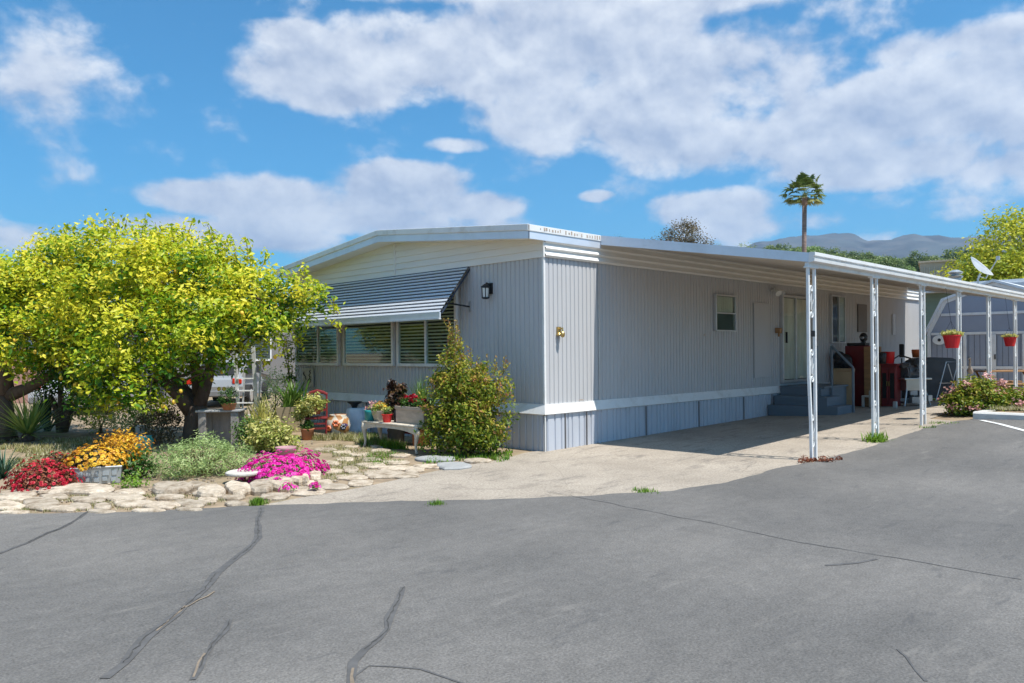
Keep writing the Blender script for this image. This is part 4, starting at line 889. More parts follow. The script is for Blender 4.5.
m=MB(); m.bb(-.19,.19,-.19,-.17,.2,.235); m.bb(-.19,.19,-.19,-.17,.30,.335); m.bb(-.20,-.17,-.18,.18,.22,.25); m.bb(.17,.20,-.18,.18,.22,.25); m.build('stretcher','redpaint',t)
b2=b.copy(); b2.z=.445
t=T('potted_plant','yellow and green trailing plant sitting on the red chair','potted plant',b2+Vector((-.06,-.02,0)))
m=MB(); m.lathe([(.10,0),(.14,.12),(.13,.12)],n=14); m.build('pot','clay',t,smooth=True)
C,N,i_,k_=cloud([(0,0,.20,.22,.22,.15),(-.2,.16,.05,.14,.14,.2),(-.14,-.05,.1,.12,.12,.12)],1500,.08,20,.4); leafmesh('foliage',C,N,.055,.03,rng.normal(.55,.3,k_)[i_],'paleleaf',t)
t=T('potted_plant','small brown pot of dull green trailing leaves beneath the red chair seat','potted plant',b+Vector((-.25,-.1,0)))
m=MB(); m.lathe([(.09,0),(.12,.18),(.13,.2),(.11,.2)],n=14); m.build('pot','clay',t,smooth=True); C,N,i_,k_=cloud([(0,0,.25,.13,.13,.08)],500,.05,20,.4); leafmesh('foliage',C,N,.04,.02,rng.normal(.4,.3,len(C)),'greenleaf',t)
# painted pot
def multi(name,a,b_,c,sc):
    nt=NT(name); tcn=nt.n('ShaderNodeTexCoord'); v=nt.n('ShaderNodeTexVoronoi',{'Vector':tcn.outputs['Object'],'Scale':sc},feature='F1'); cr=nt.n('ShaderNodeValToRGB',{'Fac':v.outputs['Color']}); cr.color_ramp.interpolation='CONSTANT'; e=cr.color_ramp.elements
    e[0].color=a; e[1].position=.45; e[1].color=b_; x=e.new(.65); x.color=c
    p=nt.n('ShaderNodeBsdfPrincipled',{'Base Color':cr.outputs[0],'Roughness':.5}); nt.n('ShaderNodeOutputMaterial',{'Surface':p.outputs[0]}); return nt.m
M['painted']=multi('painted_glaze',(.42,.20,.07,1),(.60,.55,.45,1),(.10,.06,.15,1),9)
b=G(338,437); t=T('painted_pot','round pot painted with large flowers, between the red chair and the blue cloth','pot',b)
m=MB(); m.lathe([(.12,0),(.20,.10),(.23,.22),(.20,.34),(.15,.40),(.16,.42),(.13,.41)],n=22); m.build('body','painted',t,smooth=True)
m=MB()
for (a,z,s,mt_) in ((-2.3,.27,.07,0),(-1.7,.2,.055,1),(-2.9,.18,.05,0)):
    r=.225; 
    for q in range(6):
        m.k=mt_; aa=a+math.cos(q*PI/3)*s/r*.6; zz=z+math.sin(q*PI/3)*s*.6; m.ell((r*math.cos(aa),r*math.sin(aa),zz),(.03,.03,.028),8,5)
m.build('painted_flowers',['orangepaint' if 'orangepaint' in M else 'orange','navy'],t)
# blue cloth
b=G(354,434)+Vector((.1,.05,0)); t=T('covered_stool','low stool draped in a pale blue cloth, left of the bench','stool',b)
m=MB(); n=28; pr=[(.0,.50),(.15,.50),(.19,.47),(.21,.3),(.24,.02)]; V=[];Fc=[]
for i,(r,z) in enumerate(pr):
    for k in range(n): a=2*PI*k/n; rr=r*(1+(.07*math.sin(a*6)*(i/4) if i>1 else 0)); V.append((rr*math.cos(a),rr*math.sin(a),z))
for i in range(len(pr)-1):
    for k in range(n): Fc.append((i*n+k,i*n+(k+1)%n,(i+1)*n+(k+1)%n,(i+1)*n+k))
m.poly(V,Fc); m.build('cloth','bluecloth',t,smooth=True)
m=MB(); m.lathe([(.05,0),(.06,.03),(.08,.07),(.14,.10),(.145,.12),(.12,.11)],n=16); tag(m.build('black_bowl','black',loc=b+Vector((-.05,.0,.50)),smooth=True),'small black bowl on the pale blue cloth','bowl')
# ---- bench
bc=Vector((-1.36,1.98,0)); t=T('garden_bench','worn white garden bench with carved cabriole legs, carrying pots','bench',bc,rz=rad(90))
# local x along the wall (world y), local y toward -x world
m=MB(); m.bb(-.76,.76,-.19,.19,.40,.432); m.build('seat','benchpaint',t,bevel=.012)
m=MB()
for s_ in (-1,1):
    n=14; pts=[(-.71+1.42*k/n,.40) for k in range(n+1)]+[(.71-1.42*k/n,.33-.0-(.07*abs((k/n-.5)*2)**3)+.02) for k in range(n+1)]
    m.prism(pts,'y',s_*.165-.01,s_*.165+.01)
m.build('apron','benchpaint',t)
for x in(-.69,.69):
    for y in(-.155,.155):
        m=MB(); sx=1 if x>0 else -1; m.tube([(x,y,.40),(x+sx*.025,y,.33),(x+sx*.015,y,.24),(x-sx*.01,y,.12),(x,y,.05),(x+sx*.02,y,.0)],[.045,.05,.036,.022,.02,.03],9); m.build('leg','benchpaint',t,smooth=True)
def pot(name,label,cat,w,prof,mat,n=18,build=None,**k):
    t=T(name,label,cat,w); m=MB(); m.lathe(prof,n=n,**k); m.build('pot',mat,t,smooth=True)
    if build: build(t)
    return t
bz=.432
def bp(py_,off=0): return Vector((-1.38+off,py_,bz))
def fol(lobes,n,s,mat,tb=.5,tv=.3,cl=.06,name='foliage'):
    def f(t): C,N,i_,k_=cloud(lobes,n,cl,20,.4); leafmesh(name,C,N,s,s*.5,rng.normal(tb,tv,k_)[i_],mat,t)
    return f
pot('potted_plant','teal glazed pot with a small pink flower at the far end of the bench','potted plant',bp(2.62,-.05),[(.07,0),(.10,.02),(.105,.14),(.115,.18),(.095,.17)],'teal',build=fol([(0,0,.24,.07,.07,.07)],120,.05,'pinkpetal'))
def wp(t):
    fol([(0,0,.20,.13,.13,.07)],420,.045,'paleleaf',.5)(t); fol([(0.02,0,.24,.12,.12,.05)],120,.05,'orangepetal',.7,name='blossoms')(t)
t=pot('potted_plant','square-sided off-white pot of yellow flowers on the bench','potted plant',bp(2.37,-.03),[(.10,0),(.155,.17),(.165,.18),(.14,.17)],'cement',n=4,build=wp)
t.rotation_euler[2]=.8
pot('potted_plant','small bright red pot near the middle of the bench','potted plant',bp(2.12,-.08),[(.06,0),(.085,.12),(.095,.13),(.08,.13)],'redplastic',build=fol([(0,0,.16,.05,.05,.05)],80,.04,'greenleaf'))
m=MB(); m.lathe([(.035,0),(.04,.1),(.035,.16),(.015,.2),(.018,.25),(.012,.26)],n=12); tag(m.build('bottle','black',loc=bp(2.08,.07),smooth=True),'dark bottle standing behind the red pot on the bench','bottle')
t=T('potted_plant','tall dark bronze rosette plant standing behind the off-white pot','potted plant',Vector((-1.0,2.5,0)))
m=MB(); m.lathe([(.12,0),(.16,.40),(.17,.42),(.14,.41)],n=16); m.build('pot','cover',t,smooth=True)
C,N,i_,k_=cloud([(0,0,.68,.18,.18,.18),(0,.03,.92,.15,.15,.15),(-.06,-.03,.5,.16,.16,.10)],1700,.07,22,.5); leafmesh('foliage',C,N,.07,.045,rng.normal(.45,.3,k_)[i_],'darkrosette',t)
t=T('planter_box','long weathered plank planter box on the near end of the bench, with red flowers','planter',Vector((-1.28,1.62,bz)),rz=rad(90))
m=MB(); m.bb(-.36,.36,-.11,.11,0,.26); m.k=0; m.bb(-.375,.375,-.125,-.105,.22,.27); m.bb(-.375,.375,.105,.125,.22,.27); m.build('box','plank',t,bevel=.006)
C,N,i_,k_=cloud([(-.2,0,.30,.15,.1,.08),(.15,0,.30,.15,.1,.08)],700,.07,20,.4); leafmesh('foliage',C,N,.05,.025,rng.normal(.35,.25,len(C)),'greenleaf',t)
C,N,i_,k_=cloud([(-.22,-.02,.33,.05,.05,.05),(.02,0,.40,.10,.06,.07),(.16,0,.38,.06,.05,.05)],230,.05,16,.4); leafmesh('blossoms',C,N,.05,.04,rng.normal(.3,.25,len(C)),'redpetal',t)
t=T('spiky_potted_plant','grey-green grassy spiky plant in a pot behind the bench','potted plant',Vector((-.75,2.15,0)))
m=MB(); m.lathe([(.14,0),(.18,.54),(.19,.56),(.16,.55)],n=16); m.build('pot','clay',t,smooth=True); blades('leaves',190,.68,.014,'sagoleaf',t,loc=(0,0,.53),t0=0,t1=65,curve=.5,tint=.35)
m=MB(); m.bb(-.85,-.70,2.3,3.3,0,.20); t=T('red_box','low red painted wooden box under the bench','box',(-.75,2.5,0)); m=MB(); m.bb(-.12,.12,-.45,.45,.18,.22)
for y in (-.42,.42): m.bb(-.11,.11,y-.03,y+.03,0,.18)
m.build('frame','redpaint',t)
# ---- big bush at the corner
random.seed(5); b=G(463,459)+Vector((.35,.3,0)); 
big=[(0,0,.52,.52,.50,.50),(.05,.1,.88,.54,.52,.44),(-.10,.08,1.18,.40,.40,.30),(.25,-.25,1.05,.36,.36,.32),(-.2,.32,.75,.34,.32,.36),(.22,-.32,.55,.38,.34,.42),(-.08,.22,1.42,.17,.17,.24),(-.06,.22,1.68,.09,.09,.16),(-.25,.35,.35,.38,.36,.35),(.1,-.2,.3,.4,.4,.3),(-.15,.42,1.1,.16,.16,.18)]
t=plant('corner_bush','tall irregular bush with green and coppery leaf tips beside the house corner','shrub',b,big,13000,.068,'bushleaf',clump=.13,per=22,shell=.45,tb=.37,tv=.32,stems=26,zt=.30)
C=[];N=[];Tn=[]; m=MB()
for i in range(46):
    l=random.choice(big[1:8]); a=random.uniform(0,6.28); s=Vector((l[0]+math.cos(a)*l[3]*.6,l[1]+math.sin(a)*l[3]*.6,l[2]+l[5]*.5)); e=s+Vector((random.gauss(0,.06),random.gauss(0,.06),random.uniform(.15,.32))); m.tube([s,e],.004,4)
    for q in range(12): C.append(tuple(s.lerp(e,q/11)+Vector((random.gauss(0,.02),random.gauss(0,.02),0)))); N.append((random.gauss(0,1),random.gauss(0,1),.5)); Tn.append(random.gauss(.48+.035*q,.12))
leafmesh('shoots',np.array(C),np.array(N),.05,.024,np.array(Tn),'bushleaf',t); m.build('twigs','twig',t); t.scale=(.95,.95,1)
grassfield('bush_foot_weeds',scatter([(498,452),(515,452),(505,462),(425,464),(430,458)],120),.07,.02,'freshgrass','leafy green weeds at the foot of the corner bush','weeds')
# mat / mound of earth near the corner
# ---- ladder
b=G(245,424); t=T('step_ladder','pale painted step ladder standing open beside the silver car','ladder',b,rz=rad(-42))
for s_,nm in((-1,0),(1,0)):
    m=MB(); m.box((s_*.20,.0+.10,.85),(.075,.04,1.75),0,rad(8)); m.build('rail','whiteplastic',t)
    m=MB(); m.box((s_*.18,.55,.83),(.035,.025,1.68),0,rad(-12)); m.build('rear_rail','alu',t)
for k in range(6): m=MB(); m.box((0,-.03+k*.038,.2+k*.27),(.38,.09,.025)); m.build('tread','whiteplastic',t)
# ---- vehicles (seen between the trees)
def vehicle(name,label,loc,rz,mat,group=None):
    t=T(name,label,'car',loc,group,rz)
    P=[(-2.15,.32),(-2.2,.62),(-2.12,.86),(-1.75,.94),(-1.2,1.32),(-.35,1.42),(.35,1.36),(1.05,.95),(1.9,.82),(2.15,.6),(2.12,.32)]
    m=MB(); n=len(P); rows=[]
    for yv,sc in((-.86,0),(-.84,.0),(.84,0),(.86,0)): pass
    V=[]
    for yv,k in((-.70,1),(-.86,0),(.86,0),(.70,1)):
        for x,z in P:
            zz=z; yy=yv
            if z>.9: yy=yv*(.78 if not k else .76)
            V.append((x*(.985 if k else 1),yy,zz if not k else zz+(.0)))
    m.poly(V,[tuple(range(n))[::-1],tuple(range(3*n,4*n))]+[(r*n+i,r*n+(i+1)%n,(r+1)*n+(i+1)%n,(r+1)*n+i) for r in range(3) for i in range(n)])
    m.build('body',mat,t,smooth=False,bevel=.05)
    m=MB()
    for s_ in(-1,1):
        m.poly([(-1.55,s_*.795,.97),(-1.1,s_*.70,1.27),(.3,s_*.70,1.30),(.95,s_*.795,.97)],[(0,1,2,3)])
    m.build('side_windows','dark',t)
    m=MB(); m.poly([(-1.80,-.62,.955),(-1.80,.62,.955),(-1.24,.55,1.31),(-1.24,-.55,1.31)],[(0,1,2,3)]); m.build('rear_window','dark',t)
    m=MB(); m.poly([(1.06,-.66,.98),(1.06,.66,.98),(.40,.58,1.34),(.40,-.58,1.34)],[(0,1,2,3)]); m.build('windscreen','dark',t)
    for x in(-1.35,1.35):
        for s_ in(-1,1):
            m=MB(); m.tube([(x,s_*.70,.32),(x,s_*.88,.32)],.33,20); w_=m.build('wheel','tyre',t); m=MB(); m.tube([(x,s_*.86,.32),(x,s_*.895,.32)],.19,14); m.build('rim','alu',w_)
    for s_ in(-1,1): m=MB(); m.box((-2.13,s_*.66,.78),(.14,.26,.16)); m.build('tail_light','taillight',t,bevel=.02)
    m=MB(); m.box((-2.19,0,.42),(.12,1.6,.18)); m.build('bumper','grey',t,bevel=.03)
    return t
c=at(232,404,24.4); c.z=0
vehicle('parked_car','silver car with a red tail lamp, parked beyond the ladder and citrus trunk',c,rad(52),'carpaint')
c=at(88,430,22.0); c.z=0
vehicle('parked_car','pale bluish car glimpsed behind the dark multi-stemmed tree',c,rad(60),'carwhite')
# ---- neighbours on the left
def simplehome(name,label,x0,x1,y0,y1,h,mat,roofm,rise=.45,win=()):
    t=T(name,label,'house',(x0,y0,0)); X,Yy=x1-x0,y1-y0
    ribs_=MB(); ribs_.bb(0,X,0,Yy,-.05,h); ribs_.build('walls',mat,t)
    m=MB(); m.prism([(-.3,h+.002),(Yy/2,h+rise),(Yy+.3,h+.002),(Yy+.3,h+.14),(Yy/2,h+rise+.15),(-.3,h+.14)],'x',-.4,X+.4); m.build('roof',roofm,t)
    m=MB(); m.bb(-.03,X+.03,-.03,Yy+.03,.6,.72); m.build('belt_trim','neighbour',t)
    for (face,a0,a1,z0,z1) in win:
        sub=T('w','x','x',(0,0,0)); 
        w=window(t,'x' if face=='x' else 'y',a0,a1,z0,z1)
        bpy.data.objects.remove(sub)
    return t
simplehome('mobile_home','plain grey mobile home beyond the citrus trees and parked cars',1.5,18,19.5,27,3.1,'neighbour','roof',win=(('y',2.5,4,1.3,2.4),('y',7,8.5,1.3,2.4),('x',1,3,1.3,2.4),('x',4.5,6.2,1.3,2.4)))
t=T('boundary_wall','salmon pink masonry wall with a flat cap, behind the trees at the far left','wall',(-4.5,23.5,0),rz=rad(-40))
m=MB(); m.bb(-3.5,3.5,-.1,.1,0,1.75); m.build('masonry','pink',t); m=MB(); m.bb(-3.55,3.55,-.14,.14,1.752,1.84); m.build('cap','pink',t)
for (x,y,r,lb) in ((-10,26,2.2,'tall dark tree rising behind the salmon wall at the far left'),(-3.5,24.5,1.7,'bushy dark green tree between the salmon wall and the grey home')):
    t=T('background_tree',lb,'tree',(x,y,0)); m=MB(); m.tube([(0,0,0),(.1,0,1.4),(0,0,2.2)],[.2,.15,.1]); m.build('trunk','bark',t)
    C,N,i_,k_=cloud([(0,0,2.2,r,r,1.3),(r*.5,0,1.7,r*.6,r*.6,1.),(-r*.5,.2,1.6,r*.7,r*.6,1.)],5000,.35,24,.5); leafmesh('crown',C,N,.16,.09,rng.normal(.35,.2,k_)[i_],'greenleaf',t)
# low shrubs against left background under the crowns
for (px,py,d,r,lb,mt_) in ((100,425,15.5,.42,'pinkish flowering shrub behind the orange flowers','paleleaf'),(132,428,14.6,.42,'silvery shrub to the left of the citrus trunk','greyleaf'),(158,436,14.2,.35,'tan leafy shrub close against the citrus trunk','brownleaf')):
    p=G(px,py+8); plant('garden_shrub',lb,'shrub',p,[(0,0,.35,r,r,.32),(.2,.1,.5,r*.6,r*.6,.25)],1700,.055,mt_,tb=.6,stems=6)
pot('glazed_pot','blue-green glazed pot lying among the plants left of the citrus trunk','pot',G(143,452),[(.09,0),(.15,.10),(.16,.2),(.13,.24),(.14,.26),(.12,.25)],'teal')
pot('white_pot','white pot among the leaves beside the citrus trunk','pot',G(143,440),[(.10,0),(.13,.26),(.14,.27),(.12,.26)],'whiteplastic')
# ================================================================== UNDER THE CARPORT
gx=lambda x,y: gz(x,y)
b=Vector((7.95,-.55,gz(7.9,-.5))); t=T('entry_steps','blue-grey painted timber steps with handrails up to the sliding door','steps',b)
def sb(m,x0,x1,y0,y1,z0,z1): m.bb(x0-b.x,x1-b.x,y0-b.y,y1-b.y,z0-b.z,z1-b.z)
z0=gz(8,-.5)-.02
m=MB(); sb(m,7.72,9.4,-1.0,-.06,z0,.70); m.build('landing','bluewood',t,bevel=.01)
for k,(xx,zz) in enumerate(((7.42,.53),(7.14,.34))): m=MB(); sb(m,xx,xx+.30,-1.0,-.06,z0,zz); m.build('tread','bluewood',t,bevel=.01)
def Yx(px,y,py=390):
    d=ray(px,py); tt=(y-CAM[1])/d[1]; return CAM[0]+d[0]*tt
xr=Yx(831,-1.02); xq=Yx(816,-1.02)
for k,(yy,zz) in enumerate(((-1.26,.53),(-1.48,.34))): m=MB(); sb(m,xq,xr,yy,yy+.24,z0,zz); m.build('tread','bluewood',t,bevel=.01)
m=MB(); sb(m,7.76,9.42,-1.05,-.04,.702,.735); m.build('deck_board','bluewood',t)
for q,x in enumerate((xq,xr)):
    for p in (((x,-1.04,.2),(x,-1.04,1.62)),((x,-1.04,1.62),(x,-1.50,1.15)),((x,-1.50,.17),(x,-1.50,1.15))):
        if q==0 and p[0][1]!=p[1][1] or q==0 and p[0][1]==-1.5: continue
        a_,c_2=[Vector(v)-b for v in p]; m=MB(); m.tube([a_,c_2],.026,6); m.build('handrail','bluewood',t)
# boxes, cabinets etc.
def fp(pl,pr,y0,y1): return Yx(pl,y1),Yx(pr,y0),y0,y1
def item(name,label,cat,x0,x1,y0,y1,h,mat,parts=None,bev=.01):
    z=gz(min(x0,8),(y0+y1)/2); t=T(name,label,cat,((x0+x1)/2,(y0+y1)/2,z)); X,Y_=(x1-x0)/2,(y1-y0)/2
    m=MB(); m.bb(-X,X,-Y_,Y_,0,h); m.build('body',mat,t,bevel=bev)
    if parts: parts(t,X,Y_,h)
    return t
def flaps(t,X,Y_,h):
    m=MB(); m.box((-X-.0,0,h+.02),(.02,Y_*2,.12),0,0,.5); m.box((X,0,h+.02),(.02,Y_*2,.12),0,0,-.5); m.build('flap','cardboard',t); m=MB(); m.bb(-X-.003,-X,-.04,.04,h*.25,h*.9); m.build('hand_hole','dark',t)
xb=10.1
item('cardboard_box','tall brown cardboard box on the concrete beside the entry steps','box',*fp(835,853,-1.15,-.7),.88,'cardboard',flaps)
def bag(t,X,Y_,h):
    m=MB(); 
    for k in range(7): m.ell((random.uniform(-X,X)*.7,random.uniform(-Y_,Y_)*.7,h+random.uniform(-.1,.1)),(.16,.16,.14),8,6)
    m.build('lumps','black',t,smooth=True)
item('black_cabinet','black storage crate heaped with bags behind the cardboard box','crate',*fp(834,849,-.5,-.15),1.15,'black',bag)
def tall(t,X,Y_,h):
    for k in range(5): 
        m=MB(); m.bb(-X-.02,-X,-Y_+.04,Y_-.04,.12+k*.26,.12+k*.26+.23); d_=m.build('drawer','redpaint',t,bevel=.006); m=MB(); m.bb(-X-.035,-X-.02,-.08,.08,.22+k*.26,.24+k*.26); m.build('handle','alu',d_)
    m=MB(); m.bb(-X,X,-Y_-.02,-Y_,.05,h-.05); m.build('side_panel','redpaint',t)
def wheels_(t,X,Y_,h):
    tall(t,X,Y_,h)
    for s_ in(-1,1): m=MB(); m.tube([(-X+.1,s_*(Y_-.02)-.03,.09),(-X+.1,s_*(Y_-.02)+.03,.09)],.09,14); m.build('wheel','tyre',t)
item('tool_cabinet','tall red tool cabinet with drawers against the shaded wall','cabinet',*fp(851,868,-.85,-.3),1.50,'redpaint',wheels_)
o=item('wooden_chest','varnished wooden chest with round mouldings next to the tall red cabinet','chest',*fp(864,882,-1.25,-.87),1.45,'wood',lambda t,X,Y_,h:(lambda m:(m.tube([(-X-.005,-.1,h*.8),(-X-.02,-.1,h*.8)],.07,16),m.tube([(-X-.005,.1,h*.8),(-X-.02,.1,h*.8)],.07,16),m.build('mouldings','wood',t)))(MB()))
z=gz(8,-.6)+1.5
t=T('toy_figure','small dark helmeted ornament on top of the tall red cabinet','ornament',(Yx(864,-.55),-.55,z)); m=MB(); m.lathe([(.10,0),(.08,.05),(.05,.10),(.09,.16),(.10,.24),(.06,.31),(.01,.33)],n=14); m.build('body','black',t,smooth=True); m=MB(); m.ell((-.09,0,.2),(.03,.05,.04)); m.build('face','steel',t,smooth=True)
item('shoe_box','low black box with a pale stripe on the tall red cabinet','box',Yx(853,-.5),Yx(853,-.5)+.3,-.8,-.35,.07,'black').location.z=z
def lowc(t,X,Y_,h):
    m=MB(); m.bb(-X-.04,X+.04,-Y_-.04,Y_+.04,h,h+.04); m.build('top','redpaint',t,bevel=.008)
    for s_ in(-1,1):
        m=MB(); y=s_*Y_*.5; m.bb(-X-.025,-X,y-Y_*.42,y+Y_*.42,.08,h-.06); d_=m.build('door','redpaint',t,bevel=.01); m=MB(); m.bb(-X-.03,-X-.024,y-Y_*.26,y+Y_*.26,.2,h-.18); m.build('door_recess','dark',d_); m=MB(); m.bb(-X-.05,-X-.025,y-s_*Y_*.36-.01,y-s_*Y_*.36+.01,h*.5,h*.62); m.build('handle','brass',d_)
item('low_cabinet','low red two-door wooden cabinet right of the tall red one','cabinet',*fp(881,901,-1.6,-1.25),.98,'redpaint',lowc)
zc=gz(8,-1.6)+1.02
m=MB(); m.lathe([(.12,0),(.14,.27),(.15,.28),(.13,.28)],n=16); tag(m.build('red_bucket','redplastic',loc=(Yx(888.5,-1.42,362),-1.42,zc),smooth=True),'bright red bucket on top of the low red cabinet','bucket')
m=MB(); m.lathe([(.09,0),(.10,.24),(.08,.26),(.04,.27)],n=14); tag(m.build('green_tin','black',loc=(Yx(882,-1.36,362),-1.36,zc),smooth=True),'dark green tin beside the red bucket','tin')
b=G(871,407); t=T('white_stool','small white plastic step stool in front of the red cabinets','stool',b)
m=MB(); m.bb(-.2,.2,-.15,.15,.24,.28); m.build('seat','whiteplastic',t,bevel=.015)
for x in(-.17,.17):
    for y in(-.12,.12): m=MB(); m.box((x,y,.12),(.05,.05,.24)); m.build('leg','whiteplastic',t)
b=G(858,406); t=T('hand_truck','black wheeled trolley with a small frame beside the cardboard box','trolley',b+Vector((.3,.2,0)))
for s_ in(-1,1): m=MB(); m.tube([(0,s_*.14-.03,.11),(0,s_*.14+.03,.11)],.11,14); w_=m.build('wheel','tyre',t); m=MB(); m.tube([(0,s_*.14-.035,.11),(0,s_*.14+.035,.11)],.05,10); m.build('hub','steel',w_)
m=MB(); m.tube([(0,-.12,.11),(0,-.12,1.0),(0,.12,1.0),(0,.12,.11)],.014,6); m.build('frame','black',t); m=MB(); m.bb(-.18,0,-.15,.15,.02,.035); m.build('toe_plate','black',t)
xa=Yx(884,-1.0)
t=T('fan_heater','black pedestal fan standing behind the low red cabinet','fan',(Yx(902,-.8),-.8,gz(8,-.8)))
m=MB(); m.lathe([(.16,0),(.16,.03),(.03,.06)],n=16); m.build('base','black',t); m=MB(); m.tube([(0,0,.03),(0,0,1.15)],.018,8); m.build('pole','black',t); m=MB(); m.box((0,0,1.35),(.07,.12,.36)); m.build('handle','black',t,bevel=.02)
item('paper_sack','pale paper sack slumped beside the tall red cabinet','sack',*fp(868,878,-1.35,-1.2),.42,'cement',None,.04)
item('blue_tool_box','dark tool box stacked on the floor under the carport','tool box',*fp(902,916,-.9,-.6),.55,'cover',None,.02)
item('paint_tin','small pale tin on the floor in front of the low red cabinet','tin',*fp(893,897,-1.85,-1.75),.16,'alu',None,.02)
# workshop machine
b=G(911,406)+Vector((.25,.1,0)); t=T('workshop_saw','grey bench saw on a splayed stand cluttered with clamps and tools','power saw',b,rz=rad(-35))
for sx in(-1,1):
    for sy in(-1,1): m=MB(); m.tube([(sx*.34,sy*.26,0),(sx*.2,sy*.18,.55)],.022,6); m.build('leg','galv',t)
m=MB(); m.bb(-.26,.26,-.22,.22,.36,.62); m.bb(-.36,.36,-.30,.30,.62,.66); m.build('table','steel',t,bevel=.008)
m=MB(); m.tube([(-.1,0,.8),(.16,0,.8)],.15,16); m.tube([(-.14,.02,.78),(-.16,.02,.78)],.19,20); m.build('motor','grey',t)
m=MB(); m.tube([(-.3,.2,.66),(-.3,.2,1.1),(-.12,.2,1.2),(.1,.1,1.12)],.02,6); m.build('arm','black',t)
m=MB(); m.tube([(.25,-.1,.66),(.3,-.15,.95),(.4,-.1,1.02),(.42,0,.92)],.015,6); m.build('hose','black',t)
m=MB()
for k in range(16): m.box((random.uniform(-.33,.33),random.uniform(-.27,.27),random.uniform(.68,1.02)),(random.uniform(.04,.16),random.uniform(.03,.1),random.uniform(.03,.12)),random.uniform(0,3),random.uniform(-.5,.5))
m.build('clamps','cover',t)
m=MB(); m.ell((.12,-.27,.84),(.06,.04,.06)); m.build('gauge','frost',t,smooth=True)
m=MB()
for k in range(8): m.box((random.uniform(-.3,.3),random.uniform(-.25,.25),random.uniform(.05,.34)),(random.uniform(.1,.28),random.uniform(.1,.2),random.uniform(.06,.16)),random.uniform(0,3))
m.build('tool_cases','galv',t)
# covered barbecue with folded frames
b=G(938,402)+Vector((1.2,.5,0)); t=T('covered_grill','barbecue under a dark grey cloth cover beside the grey shed','barbecue',b,rz=rad(-45))
m=MB(); n=24; pr=[(.01,1.12),(.40,1.10),(.52,1.02),(.55,.7),(.58,.04)]; V=[];Fc=[]
for i,(r,zq) in enumerate(pr):
    for k in range(n):
        a=2*PI*k/n; e=1/max(abs(math.cos(a)),abs(math.sin(a)))**.8; rr=r*e*(1+.03*math.sin(a*9)*i/4); V.append((rr*math.cos(a)*1.15,rr*math.sin(a)*.6,zq))
for i in range(4):
    for k in range(n): Fc.append((i*n+k,i*n+(k+1)%n,(i+1)*n+(k+1)%n,(i+1)*n+k))
m.poly(V,Fc); m.build('cover','cover',t,smooth=True)
t=T('folding_chair','folded metal chair frame leaning on the covered barbecue','chair',b+Vector((-.42,-.50,0)),rz=rad(-45))
m=MB(); m.tube([(-.3,0,0),(.0,.05,1.0),(.28,0,1.0),(.0,-.02,.0)],.014,6); m.tube([(.3,.02,0),(.05,.06,.95)],.014,6); m.tube([(-.2,.02,.45),(.3,.02,.45)],.012,6); m.build('frame','alu',t)
m=MB(); m.lathe([(.11,0),(.13,.2),(.12,.22)],n=14); tag(m.build('orange_pot','orange',loc=b+Vector((-.05,.35,1.11)),smooth=True),'small orange pot on the covered barbecue','pot')
b=G(953,398)+Vector((.8,.3,0)); t=T('storage_drawers','white plastic drawer tower in front of the grey shed','drawers',b,rz=rad(0))
m=MB(); m.bb(-.2,.2,-.2,.2,0,.95); m.build('body','whiteplastic',t,bevel=.01)
for k in range(4): m=MB(); m.bb(-.215,-.2,-.17,.17,.06+k*.22,.24+k*.22); m.build('drawer','alu',t,bevel=.008)
# ---- shed
SX=18.0; t=T('garden_shed','grey-blue gambrel roofed shed with white trim boards and double doors','shed',(SX,-1.85,0))
gz_=gz(8,-1.5)-.02
prof=[(1.85,gz_),(1.85,2.08),(1.35,3.06),(0,3.55),(-1.35,3.06),(-1.85,2.08),(-1.85,gz_)]
m=MB(); m.prism(prof,'x',0,3.0); m.build('walls','shed',t)
m=MB(); ro=[(1.95,2.0),(1.42,3.1),(0,3.62),(-1.42,3.1),(-1.95,2.0),(-1.90,1.98),(-1.36,3.04),(0,3.54),(1.36,3.04),(1.90,1.98)]; m.prism(ro,'x',-.12,3.12); m.build('roof','roof',t)
m=MB(); ed_=[(1.86,2.05),(1.37,3.04),(0,3.53),(-1.37,3.04),(-1.86,2.05)]; inn=[(-1.76,2.02),(-1.30,2.96),(0,3.43),(1.30,2.96),(1.76,2.02)]; m.prism(ed_+inn,'x',-.035,-.002); m.build('verge_trim','white',t)
for y in(1.80,-1.80): m=MB(); m.bb(-.04,-.003,y-.05,y+.05,gz_,2.03); m.build('corner_board','white',t)
for z in(.95,2.0,2.60):
    m=MB(); yy=1.74 if z<2.1 else 1.45; m.bb(-.03,-.004,-yy,yy,z-.04,z+.04); m.build('rail','white',t)
for y in(-.78,.78):
    m=MB(); m.bb(-.045,-.031,y-.045,y+.045,gz_,1.955); m.build('door_stile','white',t)
m=MB(); m.bb(-.048,-.032,-.06,.06,gz_,1.955); m.build('meeting_stile','white',t)
m=MB()
for k in range(24): y=-1.72+k*.15; m.bb(-.006,-.001,y-.004,y+.004,gz_,2.0)
m.build('groove_lines','cover',t)
m=MB(); m.bb(-.09,-.05,-.05,-.02,1.2,1.35); m.build('handle','black',t)
t=T('oval_plaque','white oval plaque with a small dark motif on the shed front','plaque',(SX-.05,(lambda d:CAM[1]+d[1]*(SX-CAM[0])/d[0])(ray(940,340)),(lambda d:CAM[2]+d[2]*(SX-CAM[0])/d[0])(ray(940,340)))); m=MB(); m.tube([(0,0,0),(-.02,0,0)],.2,20); o=m.build('plate','whiteplastic',t); o.scale=(1,1,.75); m=MB(); m.ell((-.03,0,0),(.01,.05,.05)); m.build('motif','black',t)
